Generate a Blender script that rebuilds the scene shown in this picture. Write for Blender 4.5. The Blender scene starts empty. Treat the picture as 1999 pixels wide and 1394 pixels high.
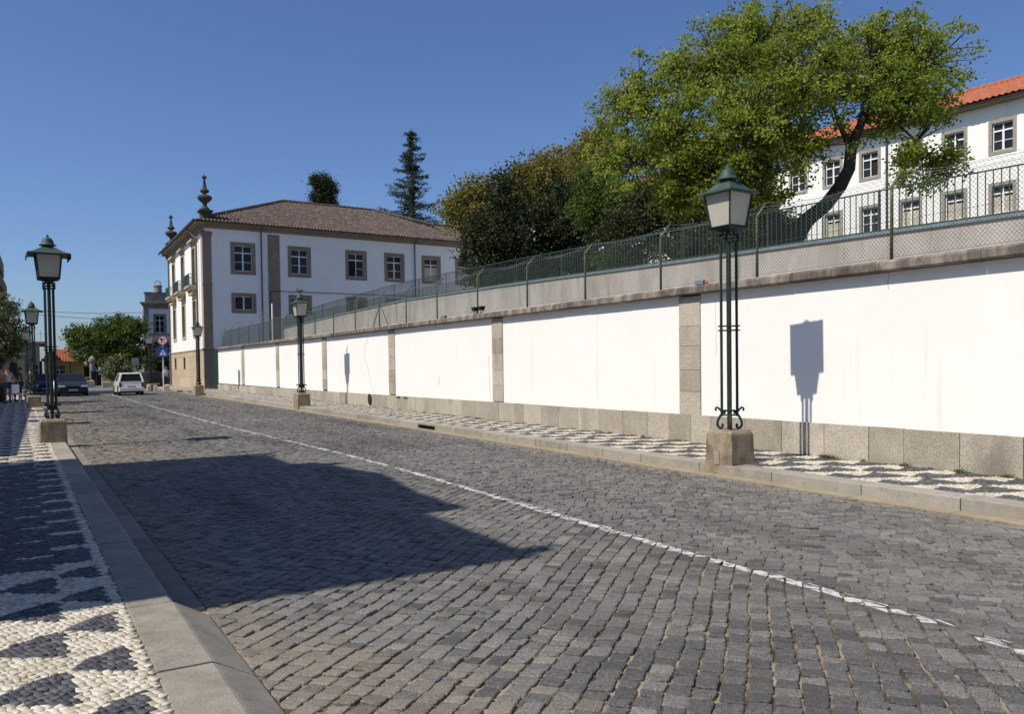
import bpy, bmesh, math, random
import numpy as np
from mathutils import Vector, Matrix, Euler

# ------------------------------------------------------------------ camera, world, sun
S = bpy.context.scene
COL = S.collection
rnd = random.Random(7)
R = math.radians
EZ = 1.68
FPX, CX, CY = 1573.0, 1000.0, 750.0
Zc = Vector((-.0135, 1, .0250)).normalized()
Yc = Vector((83 - CX, -(725 - CY), -FPX)); Yc = (Yc - Yc.dot(Zc) * Zc).normalized()
Xc = Yc.cross(Zc)
CM = Matrix((Xc, Yc, Zc))            # camera axes -> world
cam = bpy.data.cameras.new('camera')
cam.sensor_fit = 'HORIZONTAL'; cam.sensor_width = 36.0
cam.lens = FPX / 1999 * 36.0
cam.shift_y = (CY - 697.0) / 1999.0
cam.clip_start = .05; cam.clip_end = 3000
camo = bpy.data.objects.new('camera', cam)
camo.matrix_world = Matrix.Translation((0, 0, EZ)) @ CM.to_4x4()
COL.objects.link(camo)
S.camera = camo

SUN = Vector((1, .055, -1.26)).normalized()
world = bpy.data.worlds.new('World'); S.world = world; world.use_nodes = True
wn = world.node_tree.nodes; wl = world.node_tree.links
bg = wn['Background']
sky = wn.new('ShaderNodeTexSky'); sky.sky_type = 'NISHITA'; sky.sun_disc = False
sky.sun_elevation = math.asin(-SUN.z)
sky.sun_rotation = math.atan2(-SUN.x, -SUN.y)
sky.altitude = 100; sky.air_density = 1.0; sky.dust_density = 0.8; sky.ozone_density = 2.2
tn_ = wn.new('ShaderNodeMix'); tn_.data_type = 'RGBA'; tn_.blend_type = 'MULTIPLY'; tn_.inputs[0].default_value = 1
wl.new(sky.outputs[0], tn_.inputs[6]); tn_.inputs[7].default_value = (1.0, 1.2, 1.58, 1)
wl.new(tn_.outputs[2], bg.inputs[0]); bg.inputs[1].default_value = .066
sl = bpy.data.lights.new('sun', 'SUN'); sl.energy = 4.6; sl.angle = R(.53); sl.color = (1, .93, .82)
so = bpy.data.objects.new('sun', sl); so.rotation_euler = SUN.to_track_quat('-Z', 'Y').to_euler(); so.location = (-20, 0, 40)
COL.objects.link(so)
S.view_settings.view_transform = 'Standard'; S.view_settings.look = 'None'
S.view_settings.exposure = 0.15; S.view_settings.gamma = 1; S.view_settings.use_curve_mapping = False
S.cycles.max_bounces = 6; S.cycles.transparent_max_bounces = 8
S.cycles.use_denoising = True

def at(px, py, D):
    """point of the place seen at photo pixel (px,py) at depth D metres"""
    d = CM @ Vector((px - CX, -(py - CY), -FPX))
    return Vector((0, 0, EZ)) + d * (D / FPX)

# ------------------------------------------------------------------ helpers
def new_obj(name, data, parent=None):
    o = bpy.data.objects.new(name, data); COL.objects.link(o)
    if parent: o.parent = parent
    return o
def tag(o, label=None, cat=None, group=None, kind=None):
    if label: o['label'] = label
    if cat: o['category'] = cat
    if group: o['group'] = group
    if kind: o['kind'] = kind
    return o
def empty(name, label=None, cat=None, group=None, kind=None, loc=(0, 0, 0), rot=0):
    o = new_obj(name, None); o.location = loc; o.rotation_euler = (0, 0, rot)
    o.empty_display_size = .1
    return tag(o, label, cat, group, kind)

class MB:
    def __init__(s): s.v = []; s.f = []; s.t = []; s.M = None
    def pt(s, p):
        if s.M: p = s.M(*p)
        s.v.append(tuple(p)); return len(s.v) - 1
    def face(s, idx, tone=.5): s.f.append(tuple(idx)); s.t.append(tone)
    def poly(s, pts, tone=.5): s.face([s.pt(p) for p in pts], tone); return s
    def box(s, x0, x1, y0, y1, z0, z1, tone=.5):
        i = [s.pt(p) for p in ((x0,y0,z0),(x1,y0,z0),(x1,y1,z0),(x0,y1,z0),(x0,y0,z1),(x1,y0,z1),(x1,y1,z1),(x0,y1,z1))]
        for q in ((0,3,2,1),(4,5,6,7),(0,1,5,4),(1,2,6,5),(2,3,7,6),(3,0,4,7)): s.face([i[k] for k in q], tone)
        return s
    def frust(s, c, z0, z1, h0, h1, tone=.5, rot=0, k0=None, k1=None):
        cx, cy = c; a = []
        for z, h, k in ((z0, h0, k0), (z1, h1, k1)):
            k = h if k is None else k
            for sx, sy in ((-1,-1),(1,-1),(1,1),(-1,1)):
                x, y = sx*h, sy*k
                a.append(s.pt((cx + x*math.cos(rot) - y*math.sin(rot), cy + x*math.sin(rot) + y*math.cos(rot), z)))
        for q in ((0,3,2,1),(4,5,6,7),(0,1,5,4),(1,2,6,5),(2,3,7,6),(3,0,4,7)): s.face([a[k] for k in q], tone)
        return s
    def tube(s, pts, r, n=6, tone=.5, caps=True):
        pts = [Vector(p) for p in pts]
        rs = r if isinstance(r, (list, tuple)) else [r] * len(pts)
        rings = []; side = None
        for i, p in enumerate(pts):
            d = (pts[min(i+1, len(pts)-1)] - pts[max(i-1, 0)])
            if d.length < 1e-9: d = Vector((0, 0, 1))
            d.normalize()
            if side is None:
                a = Vector((0, 0, 1)) if abs(d.z) < .9 else Vector((1, 0, 0))
                side = d.cross(a).normalized()
            else:
                side = side - d * side.dot(d)
                if side.length < 1e-6: side = d.orthogonal()
                side.normalize()
            up = d.cross(side)
            rings.append([s.pt(p + (side * math.cos(2*math.pi*k/n) + up * math.sin(2*math.pi*k/n)) * rs[i]) for k in range(n)])
        for a, b in zip(rings, rings[1:]):
            for k in range(n): s.face((a[k], a[(k+1) % n], b[(k+1) % n], b[k]), tone)
        if caps and n > 2: s.face(rings[0][::-1], tone); s.face(rings[-1], tone)
        return s
    def lathe(s, prof, c=(0, 0, 0), n=16, tone=.5, caps=True):
        rings = []
        for r, z in prof:
            rings.append([s.pt((c[0] + r*math.cos(2*math.pi*k/n), c[1] + r*math.sin(2*math.pi*k/n), c[2] + z)) for k in range(n)])
        for a, b in zip(rings, rings[1:]):
            for k in range(n): s.face((a[k], a[(k+1) % n], b[(k+1) % n], b[k]), tone)
        if caps: s.face(rings[0][::-1], tone); s.face(rings[-1], tone)
        return s
    def ball(s, c, rx, ry, rz, n=10, m=6, tone=.5):
        prof = [(max(1e-3, math.sin(math.pi*i/m)), -math.cos(math.pi*i/m)) for i in range(m+1)]
        rings = [[s.pt((c[0]+rx*r*math.cos(2*math.pi*k/n), c[1]+ry*r*math.sin(2*math.pi*k/n), c[2]+rz*z)) for k in range(n)] for r, z in prof]
        for a, b in zip(rings, rings[1:]):
            for k in range(n): s.face((a[k], a[(k+1) % n], b[(k+1) % n], b[k]), tone)
        return s
    def mesh(s, name, mat, smooth=False):
        me = bpy.data.meshes.new(name); me.from_pydata(s.v, [], s.f); me.update()
        if mat: me.materials.append(mat)
        at_ = me.attributes.new('tone', 'FLOAT', 'FACE'); at_.data.foreach_set('value', s.t)
        if smooth: me.polygons.foreach_set('use_smooth', [True] * len(me.polygons))
        return me
    def build(s, name, mat, parent=None, smooth=False, bevel=0, kind=None):
        o = new_obj(name, s.mesh(name, mat, smooth), parent)
        if bevel:
            b = o.modifiers.new('b', 'BEVEL'); b.width = bevel; b.segments = 2; b.limit_method = 'ANGLE'
        if kind: o['kind'] = kind
        return o

def fast_mesh(name, V, F, tone, mat):
    """V (n,3), F (m,k) equal-size faces"""
    me = bpy.data.meshes.new(name)
    n, (m, k) = len(V), F.shape
    me.vertices.add(n); me.vertices.foreach_set('co', V.astype(np.float32).ravel())
    me.loops.add(m * k); me.loops.foreach_set('vertex_index', F.astype(np.int32).ravel())
    me.polygons.add(m); me.polygons.foreach_set('loop_start', (np.arange(m) * k).astype(np.int32))
    me.update(calc_edges=True)
    a = me.attributes.new('tone', 'FLOAT', 'FACE'); a.data.foreach_set('value', tone.astype(np.float32))
    me.materials.append(mat)
    return me

# ------------------------------------------------------------------ materials
def mat(name, ramp, scale=4, detail=6, rough=.85, bump=0, bscale=None, speck=0, speck_scale=120, tone=0,
        spec=.3, coords='Object', stretch=None, metallic=0, stain=None, mode='noise', coat=0):
    """ramp: list of (pos,color) driven by noise; tone: weight of the per-face 'tone' attribute"""
    m = bpy.data.materials.new(name); m.use_nodes = True
    N = m.node_tree.nodes; L = m.node_tree.links; b = N['Principled BSDF']
    b.inputs['Roughness'].default_value = rough; b.inputs['Specular IOR Level'].default_value = spec
    b.inputs['Metallic'].default_value = metallic
    if coat: b.inputs['Coat Weight'].default_value = coat; b.inputs['Coat Roughness'].default_value = .08
    tc = N.new('ShaderNodeTexCoord'); geo = N.new('ShaderNodeNewGeometry')
    src = geo.outputs['Position'] if coords == 'World' else tc.outputs['Object']
    mp = N.new('ShaderNodeMapping'); L.new(src, mp.inputs[0])
    if stretch: mp.inputs['Scale'].default_value = stretch
    no = N.new('ShaderNodeTexNoise'); no.inputs['Scale'].default_value = scale; no.inputs['Detail'].default_value = detail
    no.inputs['Roughness'].default_value = .62
    L.new(mp.outputs[0], no.inputs['Vector'])
    fac = no.outputs['Fac']
    if tone:
        at_ = N.new('ShaderNodeAttribute'); at_.attribute_name = 'tone'
        mx = N.new('ShaderNodeMix'); mx.data_type = 'FLOAT'; mx.inputs[0].default_value = tone
        L.new(fac, mx.inputs[2]); L.new(at_.outputs['Fac'], mx.inputs[3]); fac = mx.outputs[0]
    cr = N.new('ShaderNodeValToRGB'); L.new(fac, cr.inputs[0])
    while len(cr.color_ramp.elements) < len(ramp): cr.color_ramp.elements.new(.5)
    for e, (p, c) in zip(cr.color_ramp.elements, ramp): e.position = p; e.color = (*c, 1)
    out = cr.outputs[0]
    if speck:
        n2 = N.new('ShaderNodeTexNoise'); n2.inputs['Scale'].default_value = speck_scale; n2.inputs['Detail'].default_value = 2
        L.new(src, n2.inputs['Vector'])
        r2 = N.new('ShaderNodeValToRGB'); r2.color_ramp.elements[0].position = .36; r2.color_ramp.elements[1].position = .64
        a, c = max(0, 1 - speck), 1 + speck * .8
        r2.color_ramp.elements[0].color = (a, a, a, 1); r2.color_ramp.elements[1].color = (c, c, c, 1)
        L.new(n2.outputs['Fac'], r2.inputs[0])
        mu = N.new('ShaderNodeMix'); mu.data_type = 'RGBA'; mu.blend_type = 'MULTIPLY'; mu.inputs[0].default_value = 1
        L.new(out, mu.inputs[6]); L.new(r2.outputs[0], mu.inputs[7]); out = mu.outputs[2]
    if stain:   # (color, scale, lo, hi, stretch)
        c, sc, lo, hi, st = stain
        m2 = N.new('ShaderNodeMapping'); L.new(src, m2.inputs[0]); m2.inputs['Scale'].default_value = st
        n3 = N.new('ShaderNodeTexNoise'); n3.inputs['Scale'].default_value = sc; n3.inputs['Detail'].default_value = 5
        L.new(m2.outputs[0], n3.inputs['Vector'])
        mr = N.new('ShaderNodeMapRange'); mr.inputs[1].default_value = lo; mr.inputs[2].default_value = hi
        L.new(n3.outputs['Fac'], mr.inputs[0])
        mu = N.new('ShaderNodeMix'); mu.data_type = 'RGBA'; L.new(mr.outputs[0], mu.inputs[0])
        L.new(out, mu.inputs[6]); mu.inputs[7].default_value = (*c, 1); out = mu.outputs[2]
    L.new(out, b.inputs['Base Color'])
    if bump:
        bp = N.new('ShaderNodeBump'); bp.inputs['Strength'].default_value = 1; bp.inputs['Distance'].default_value = bump
        n4 = N.new('ShaderNodeTexNoise'); n4.inputs['Scale'].default_value = bscale or scale * 6; n4.inputs['Detail'].default_value = 5
        L.new(src, n4.inputs['Vector']); L.new(n4.outputs['Fac'], bp.inputs['Height']); L.new(bp.outputs[0], b.inputs['Normal'])
    return m
def leafmat(name, c0, c1, c2, trans=.35):
    m = bpy.data.materials.new(name); m.use_nodes = True
    N = m.node_tree.nodes; L = m.node_tree.links; N.remove(N['Principled BSDF'])
    a = N.new('ShaderNodeAttribute'); a.attribute_name = 'tone'
    cr = N.new('ShaderNodeValToRGB'); cr.color_ramp.elements.new(.5)
    for e, (p, c) in zip(cr.color_ramp.elements, ((0, c0), (.55, c1), (1, c2))): e.position = p; e.color = (*c, 1)
    L.new(a.outputs['Fac'], cr.inputs[0])
    d = N.new('ShaderNodeBsdfPrincipled'); d.inputs['Roughness'].default_value = .62; d.inputs['Specular IOR Level'].default_value = .16
    t = N.new('ShaderNodeBsdfTranslucent'); mx = N.new('ShaderNodeMixShader'); mx.inputs[0].default_value = trans
    hs = N.new('ShaderNodeHueSaturation'); hs.inputs['Value'].default_value = 1.5; hs.inputs['Hue'].default_value = .485
    L.new(cr.outputs[0], d.inputs[0]); L.new(cr.outputs[0], hs.inputs['Color']); L.new(hs.outputs[0], t.inputs[0])
    L.new(d.outputs[0], mx.inputs[1]); L.new(t.outputs[0], mx.inputs[2]); L.new(mx.outputs[0], N['Material Output'].inputs[0])
    return m

g = lambda v, w=1., b=1.: (v * w, v, v * b)
M = {}
M['cobble'] = mat('cobble', [(.0, (.026, .026, .029)), (.3, (.085, .083, .079)), (.5, (.155, .149, .137)), (.72, (.22, .208, .184)), (.9, (.24, .20, .15)), (1, (.22, .10, .04))],
                  scale=26, detail=8, tone=.55, rough=.75, bump=.007, bscale=48, speck=.5, speck_scale=130, coords='World', spec=.35,
                  stain=((.062, .057, .052), .9, .50, .80, (1.2, .16, 1)))
M['cobble_dusty'] = mat('dusty_cobble', [(.1, (.09, .08, .065)), (.45, (.175, .158, .13)), (.75, (.25, .22, .175))],
                  scale=20, detail=8, tone=.45, rough=.85, bump=.005, bscale=48, speck=.35, speck_scale=130, coords='World', spec=.3)
M['joint'] = mat('joint_sand', [(.34, (.045, .036, .026)), (.47, (.12, .095, .065)), (.56, (.27, .22, .155)), (.75, (.36, .31, .23))], scale=3.5, detail=9, bump=.012, bscale=60, coords='World')
M['sandy'] = mat('sandy_gutter', [(.3, (.26, .21, .145)), (.7, (.36, .295, .205))], scale=3, bump=.003, bscale=70, speck=.12, coords='World')
M['gutter_old'] = mat('worn_gutter_slab', [(.3, (.15, .135, .11)), (.7, (.26, .235, .195))], scale=2.5, bump=.003, bscale=90, speck=.2, coords='World', tone=.3)
M['paint'] = mat('road_paint', [(.40, (.17, .165, .155)), (.48, (.50, .49, .46)), (.7, (.64, .63, .60))], scale=13, detail=8, rough=.6, coords='World', bump=.002, bscale=90)
M['white_stone'] = mat('limestone', [(.1, (.33, .27, .19)), (.45, (.53, .48, .38)), (.9, (.68, .64, .55))], scale=14, tone=.6, rough=.6, bump=.003, bscale=90, coords='World',
                       stain=((.36, .31, .22), 1.3, .56, .8, (1, 1, 1)))
M['black_stone'] = mat('basalt', [(.1, (.035, .036, .042)), (.5, (.075, .076, .084)), (.9, (.15, .145, .14))], scale=14, tone=.6, rough=.55, bump=.003, bscale=90, coords='World')
M['mortar'] = mat('paving_mortar', [(.3, (.12, .1, .075)), (.7, (.27, .23, .17))], scale=8, bump=.004, bscale=90, coords='World')
M['granite'] = mat('granite', [(.25, (.31, .275, .215)), (.55, (.415, .37, .30)), (.85, (.50, .455, .375))], scale=2.2, tone=.45, rough=.85, bump=.003, bscale=110, speck=.42, speck_scale=95, coords='World',
                   stain=((.13, .105, .08), 1.1, .58, .85, (1, 1, .5)))
M['granite_grey'] = mat('kerb_granite', [(.25, (.20, .18, .145)), (.5, (.30, .275, .23)), (.85, (.39, .36, .31))], scale=5, detail=9, tone=.35, rough=.85, bump=.003, bscale=110, speck=.22, speck_scale=140, coords='World',
                        stain=((.14, .125, .1), 6, .62, .8, (1, 1, 1)))
M['plinth'] = mat('old_plinth_stone', [(.3, (.17, .125, .075)), (.5, (.29, .235, .16)), (.75, (.36, .31, .23))], scale=5, rough=.9, bump=.008, bscale=40, speck=.4, speck_scale=90, coords='World',
                  stain=((.075, .062, .045), 3, .52, .8, (1, 1, .6)))
M['coping'] = mat('coping_stone', [(.3, (.06, .05, .045)), (.48, (.15, .125, .105)), (.65, (.31, .27, .225))], scale=5, tone=.15, rough=.9, bump=.008, bscale=50, stretch=(1, 1, .35), speck=.3, coords='World')
M['plaster'] = mat('white_plaster', [(.3, (.80, .785, .74)), (.7, (.84, .825, .785))], scale=.8, rough=.85, bump=.002, bscale=25, coords='World',
                   stain=((.60, .55, .46), 2.2, .62, 1.0, (2.5, 2.5, .16)))
M['plaster_shaded'] = mat('shade_plaster', [(.3, (.76, .76, .74)), (.7, (.82, .82, .80))], scale=.5, rough=.9, bump=.004, bscale=12, coords='World')  # cooler, duller plaster copy: the long facade's shade put into its colour
M['cement'] = mat('cement_render', [(.3, (.30, .275, .24)), (.55, (.41, .385, .345)), (.8, (.50, .47, .42))], scale=1.5, stretch=(1, 1, .4), rough=.9, bump=.004, bscale=60, coords='World',
                  stain=((.11, .095, .075), 2.2, .60, .80, (1.6, 1.6, .14)))
M['trim'] = mat('brown_granite_trim', [(.3, (.21, .165, .125)), (.7, (.29, .235, .185))], scale=1.5, rough=.9, bump=.004, bscale=40, speck=.15, speck_scale=30, coords='World')
M['trim_light'] = mat('yellow_granite', [(.3, (.40, .31, .205)), (.7, (.51, .41, .285))], scale=1, tone=.3, rough=.9, bump=.004, bscale=40, coords='World')
M['tile_brown'] = mat('old_roof_tile', [(0, (.07, .05, .04)), (.4, (.115, .088, .073)), (.75, (.195, .15, .125)), (.93, (.27, .19, .14)), (1, (.55, .22, .1))], scale=3, tone=.7, rough=.9, coords='World')
M['tile_orange'] = mat('orange_roof_tile', [(0, (.28, .085, .045)), (.5, (.38, .13, .07)), (1, (.46, .19, .115))], scale=3, tone=.6, rough=.85, coords='World')
M['green_metal'] = mat('dark_green_paint', [(.3, (.009, .022, .020)), (.7, (.018, .038, .034))], scale=8, rough=.6, spec=.3, bump=.001, bscale=60)
M['green_roof'] = mat('weathered_green_metal', [(.3, (.024, .050, .040)), (.7, (.052, .085, .070))], scale=7, rough=.6, spec=.4)
M['fence_green'] = mat('mossy_green_post', [(.3, (.04, .05, .03)), (.5, (.12, .125, .05)), (.75, (.26, .25, .13))], scale=16, rough=.8)
M['mesh_green'] = mat('green_wire', [(.3, (.06, .085, .07)), (.7, (.10, .13, .11))], scale=8, rough=.6)
M['rail_green'] = mat('green_railing_paint', [(.3, (.03, .055, .045)), (.7, (.05, .085, .07))], scale=8, rough=.6)
M['bluecap'] = mat('blue_grey_edge', [(.3, (.12, .16, .19)), (.7, (.2, .25, .28))], scale=6, rough=.7)
M['wire'] = mat('galvanised_wire', [(.3, (.22, .22, .22)), (.7, (.34, .34, .34))], scale=9, rough=.5, metallic=.5)
M['sash'] = mat('white_sash_paint', [(.3, (.74, .74, .72)), (.7, (.8, .8, .78))], scale=4, rough=.5)
M['pane'] = mat('window_glass', [(.3, (.012, .013, .015)), (.7, (.03, .032, .035))], scale=1.2, rough=.12, spec=.28)
M['curtain'] = mat('pale_blind', [(.3, (.40, .36, .27)), (.7, (.55, .5, .38))], scale=3, rough=.5)
M['pipe'] = mat('blue_grey_pipe', [(.3, (.05, .065, .08)), (.7, (.08, .1, .12))], scale=4, rough=.5)
M['balcony'] = mat('green_balcony_paint', [(.3, (.07, .13, .12)), (.7, (.12, .2, .18))], scale=6, rough=.6)
M['bark'] = mat('bark', [(.3, (.035, .028, .022)), (.7, (.095, .078, .06))], scale=9, bump=.02, bscale=22, rough=.95, coords='World', stretch=(1, 1, .35))
M['grass'] = leafmat('weed_leaves', (.05, .07, .02), (.1, .13, .04), (.2, .2, .08))
M['leaf_bright'] = leafmat('yellow_green_leaves', (.075, .115, .018), (.22, .285, .04), (.42, .40, .08), .52)
M['leaf_mid'] = leafmat('green_leaves', (.03, .055, .013), (.075, .125, .024), (.16, .20, .04), .38)
M['leaf_dark'] = leafmat('dark_leaves', (.012, .018, .007), (.028, .042, .014), (.075, .08, .03), .2)
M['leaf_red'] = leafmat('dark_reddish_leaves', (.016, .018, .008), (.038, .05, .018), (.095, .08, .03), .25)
M['leaf_olive'] = leafmat('olive_leaves', (.075, .08, .015), (.185, .18, .04), (.33, .26, .07), .42)
M['leaf_conifer'] = leafmat('blue_green_needles', (.02, .032, .022), (.04, .06, .042), (.075, .09, .06), .15)
M['leaf_flower'] = leafmat('flowering_leaves', (.03, .05, .015), (.09, .12, .04), (.6, .52, .38), .25)
M['ground'] = mat('dusty_ground', [(.3, (.12, .11, .095)), (.7, (.2, .185, .155))], scale=.6, rough=.95, coords='World', bump=.01)
M['garden'] = mat('garden_soil', [(.3, (.05, .06, .025)), (.7, (.14, .13, .06))], scale=.6, rough=.95, coords='World', bump=.02)
M['black'] = mat('dark_void', [(.3, (.012, .012, .012)), (.7, (.022, .022, .022))], scale=2, rough=.8)
M['ochre'] = mat('ochre_render', [(.3, (.66, .45, .14)), (.7, (.76, .54, .20))], scale=.6, rough=.9, coords='World')
M['grey_render'] = mat('grey_render', [(.3, (.20, .19, .17)), (.7, (.31, .29, .26))], scale=.8, rough=.9, coords='World')
M['church_stone'] = mat('weathered_church_stone', [(.3, (.17, .15, .125)), (.7, (.33, .30, .26))], scale=1.6, rough=.9, coords='World', bump=.01)
M['lichen_shade'] = mat('lichen_shade_stone', [(.3, (.035, .036, .03)), (.7, (.095, .092, .075))], scale=3, rough=.95, coords='World', bump=.01)  # lichen, darkened further: the finials' shaded side is put into the colour
M['cream'] = mat('cream_render', [(.3, (.55, .45, .30)), (.7, (.66, .56, .40))], scale=.8, rough=.9, coords='World')
def glassmat():
    m = mat('frosted_lamp_glass', [(.3, (.60, .57, .47)), (.7, (.68, .65, .55))], scale=3, rough=.35, spec=.5)
    N = m.node_tree.nodes; L = m.node_tree.links; b = N['Principled BSDF']
    t = N.new('ShaderNodeBsdfTranslucent'); t.inputs[0].default_value = (.75, .72, .62, 1)
    mx = N.new('ShaderNodeMixShader'); mx.inputs[0].default_value = .3
    L.new(b.outputs[0], mx.inputs[1]); L.new(t.outputs[0], mx.inputs[2]); L.new(mx.outputs[0], N['Material Output'].inputs[0])
    return m
M['lampglass'] = glassmat()
def flat(name, c, rough=.5, spec=.5, metallic=0, coat=0):
    return mat(name, [(.3, tuple(x * .93 for x in c)), (.7, c)], scale=3, rough=rough, spec=spec, metallic=metallic, coat=coat)

# ------------------------------------------------------------------ GROUND
tag(MB().box(-400, 400, -200, 900, -.5, -.06).build('ground', M['ground']), kind='structure')
def lerp_tab(tab, y):
    if y <= tab[0][0]: return tab[0][1]
    for (a, b), (c, d) in zip(tab, tab[1:]):
        if y <= c: return b + (d - b) * (y - a) / (c - a)
    return tab[-1][1]
LINE = [(-3, 4.78), (2.5, 4.82), (3.8, 4.9), (5.2, 4.87), (8.5, 4.94), (11, 5.0), (14.5, 4.98), (19, 4.78), (23.5, 4.55), (35, 4.3), (49, 4.06), (62, 3.9)]
Lx = lambda y: lerp_tab(LINE, y)
kerbL = lambda y: .835 - .0222 * y                    # outer top edge of the left kerb
GL = lambda y: kerbL(y) + .24 if y > 5.9 else kerbL(y) + .235   # left edge of the cobbles
GR = lambda y: 8.42 - (max(0, y - 30) * .012)         # right edge of the cobbles
road = empty('road', kind='structure')
mb = MB()
ys = [-4 + 2 * i for i in range(34)]
for a, b in zip(ys, ys[1:]):
    mb.poly(((GL(a) - .15, a, -.0145), (8.66, a, -.0145), (8.66, b, -.0145), (GL(b) - .15, b, -.0145)))
mb.build('joint_sand', M['joint'], road)
# road beyond the laid setts, and the open square
tag(MB().poly([(-4, 62, -.004), (9, 62, -.004), (11, 200, -.004), (-8, 200, -.004)]).build('far_road', M['cobble']), kind='structure')

def clip(poly, nx, ny, d):
    """keep nx*x+ny*y<=d"""
    out = []
    for i in range(len(poly)):
        a, b = poly[i], poly[(i + 1) % len(poly)]
        da, db = nx*a[0] + ny*a[1] - d, nx*b[0] + ny*b[1] - d
        if da <= 0: out.append(a)
        if (da < 0) != (db < 0) and abs(da - db) > 1e-9:
            t = da / (da - db); out.append((a[0] + (b[0]-a[0])*t, a[1] + (b[1]-a[1])*t))
    return out
def chamfer(poly, k):
    out = []
    n = len(poly)
    for i in range(n):
        p, q, r = poly[i-1], poly[i], poly[(i+1) % n]
        for o in (p, r):
            L_ = math.hypot(o[0]-q[0], o[1]-q[1]) or 1
            t = min(.4, k / L_)
            out.append((q[0] + (o[0]-q[0])*t, q[1] + (o[1]-q[1])*t))
    return out
def inset(poly, d):
    cx = sum(p[0] for p in poly) / len(poly); cy = sum(p[1] for p in poly) / len(poly)
    o = []
    for x, y in poly:
        L_ = math.hypot(x-cx, y-cy) or 1; t = max(.2, 1 - d / L_)
        o.append((cx + (x-cx)*t, cy + (y-cy)*t))
    return o
def area(p): return .5 * sum(p[i-1][0]*p[i][1] - p[i][0]*p[i-1][1] for i in range(len(p)))

def stone(mb, poly, zt, tone, fine, tilt=(0, 0), zb=-.03, bev=.008):
    if area(poly) < 0: poly = poly[::-1]
    cx = sum(p[0] for p in poly) / len(poly); cy = sum(p[1] for p in poly) / len(poly)
    zf = lambda p, dz: zt + dz + (p[0]-cx)*tilt[0] + (p[1]-cy)*tilt[1]
    n = len(poly)
    if fine:
        a = [mb.pt((*p, zb)) for p in poly]; b = [mb.pt((*p, zf(p, -bev*.9))) for p in poly]
        q1 = inset(poly, bev*.45); q2 = inset(poly, bev*1.6)
        m_ = [mb.pt((*p, zf(p, -bev*.28))) for p in q1]
        t = [mb.pt((*p, zf(p, 0))) for p in q2]
        for A, B in ((a, b), (b, m_), (m_, t)):
            for k in range(n): mb.face((A[k], A[(k+1) % n], B[(k+1) % n], B[k]), tone)
        mb.face(t, tone)
    else:
        a = [mb.pt((*p, zb)) for p in poly]; t = [mb.pt((*p, zf(p, 0))) for p in inset(poly, .005)]
        for k in range(n): mb.face((a[k], a[(k+1) % n], t[(k+1) % n], t[k]), tone)
        mb.face(t, tone)

def line_band(y):   # local slope of the centre line
    return (Lx(y + .3) - Lx(y - .3)) / .6
stones = []   # (poly, zt, tone, tilt)
def lay(side):
    ang = R(48) if side < 0 else R(-46)
    e1 = (math.sin(ang), math.cos(ang)); e2 = (math.cos(ang), -math.sin(ang))
    pitch = .130 if side < 0 else .115
    x0, x1 = (-.7, 5.3) if side < 0 else (3.6, 8.6)
    yl, yh = -1.5, 62
    ts = [x*e2[0] + y*e2[1] for x in (x0, x1) for y in (yl, yh)]
    t = min(ts)
    while t < max(ts):
        w = pitch * rnd.uniform(.93, 1.07)
        sa, sb = sorted(((x0 - t*e2[0]) / e1[0], (x1 - t*e2[0]) / e1[0]))
        s = sa + rnd.random() * .1
        while s < sb:
            l = rnd.uniform(.082, .138) if side < 0 else rnd.uniform(.10, .16)
            if rnd.random() < .05: l *= 1.35
            c = (e1[0]*(s+l/2) + e2[0]*(t+w/2), e1[1]*(s+l/2) + e2[1]*(t+w/2))
            if yl < c[1] < yh:
                near = c[1] < 17
                sep = Lx(c[1]) + .02
                if (side < 0 and GL(c[1]) - .1 < c[0] < sep + .1) or (side > 0 and sep - .1 < c[0] < GR(c[1]) + .1):
                    gp = rnd.uniform(.002, .0085) * (1.35 if c[1] < 6 else 1) if side < 0 else rnd.uniform(.003, .008)
                    gs = rnd.uniform(.002, .0055)
                    j = lambda: rnd.uniform(-.008, .008)
                    q = [(s+gs+j(), t+gp+j()), (s+l-gs+j(), t+gp+j()), (s+l-gs+j(), t+w-gp+j()), (s+gs+j(), t+w-gp+j())]
                    wv = lambda a, b: (e1[0]*a + e2[0]*b + .035*math.sin(a*1.7 + b*.6), e1[1]*a + e2[1]*b + .03*math.sin(b*1.3 - a*.9))
                    p = [wv(a, b) for a, b in q]
                    if area(p) < 0: p = p[::-1]
                    k = line_band(c[1])
                    sg = 1 if side < 0 else -1
                    # side of the seam: sg*(x - k*y) <= sg*(sep - k*cy) - gap
                    p = clip(p, sg, -sg*k, sg*(sep - k*c[1]) - .006)
                    if len(p) >= 3: p = clip(p, -1, -.0222, -(GL(c[1]) + .0222*c[1]) - .006)
                    if len(p) >= 3: p = clip(p, 1, 0, GR(c[1]) - .006)
                    if len(p) >= 3 and abs(area(p)) > .0022:
                        tn = min(1, max(0, rnd.gauss(.5, .15)))
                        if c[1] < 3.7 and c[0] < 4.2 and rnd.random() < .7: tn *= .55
                        if rnd.random() < .006: tn = 1.0
                        elif rnd.random() < .03: tn = .08
                        tn += .08 * math.sin(c[0]*.9 + c[1]*.35) * math.sin(c[1]*.5)
                        dusty = (c[0] - GL(c[1])) < rnd.gauss(.35 + .75*max(0, math.sin(c[1]*.55 + .2))*(c[1] < 8) + 1.0*(c[1] > 14), .16 + .5*(c[1] > 14)) or (GR(c[1]) - c[0]) < rnd.gauss(.22, .1)
                        stones.append((p, rnd.gauss(0, .003), tn, (rnd.gauss(0, .045), rnd.gauss(0, .045)), c, dusty))
            s += l
        t += w
lay(-1); lay(1)
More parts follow.
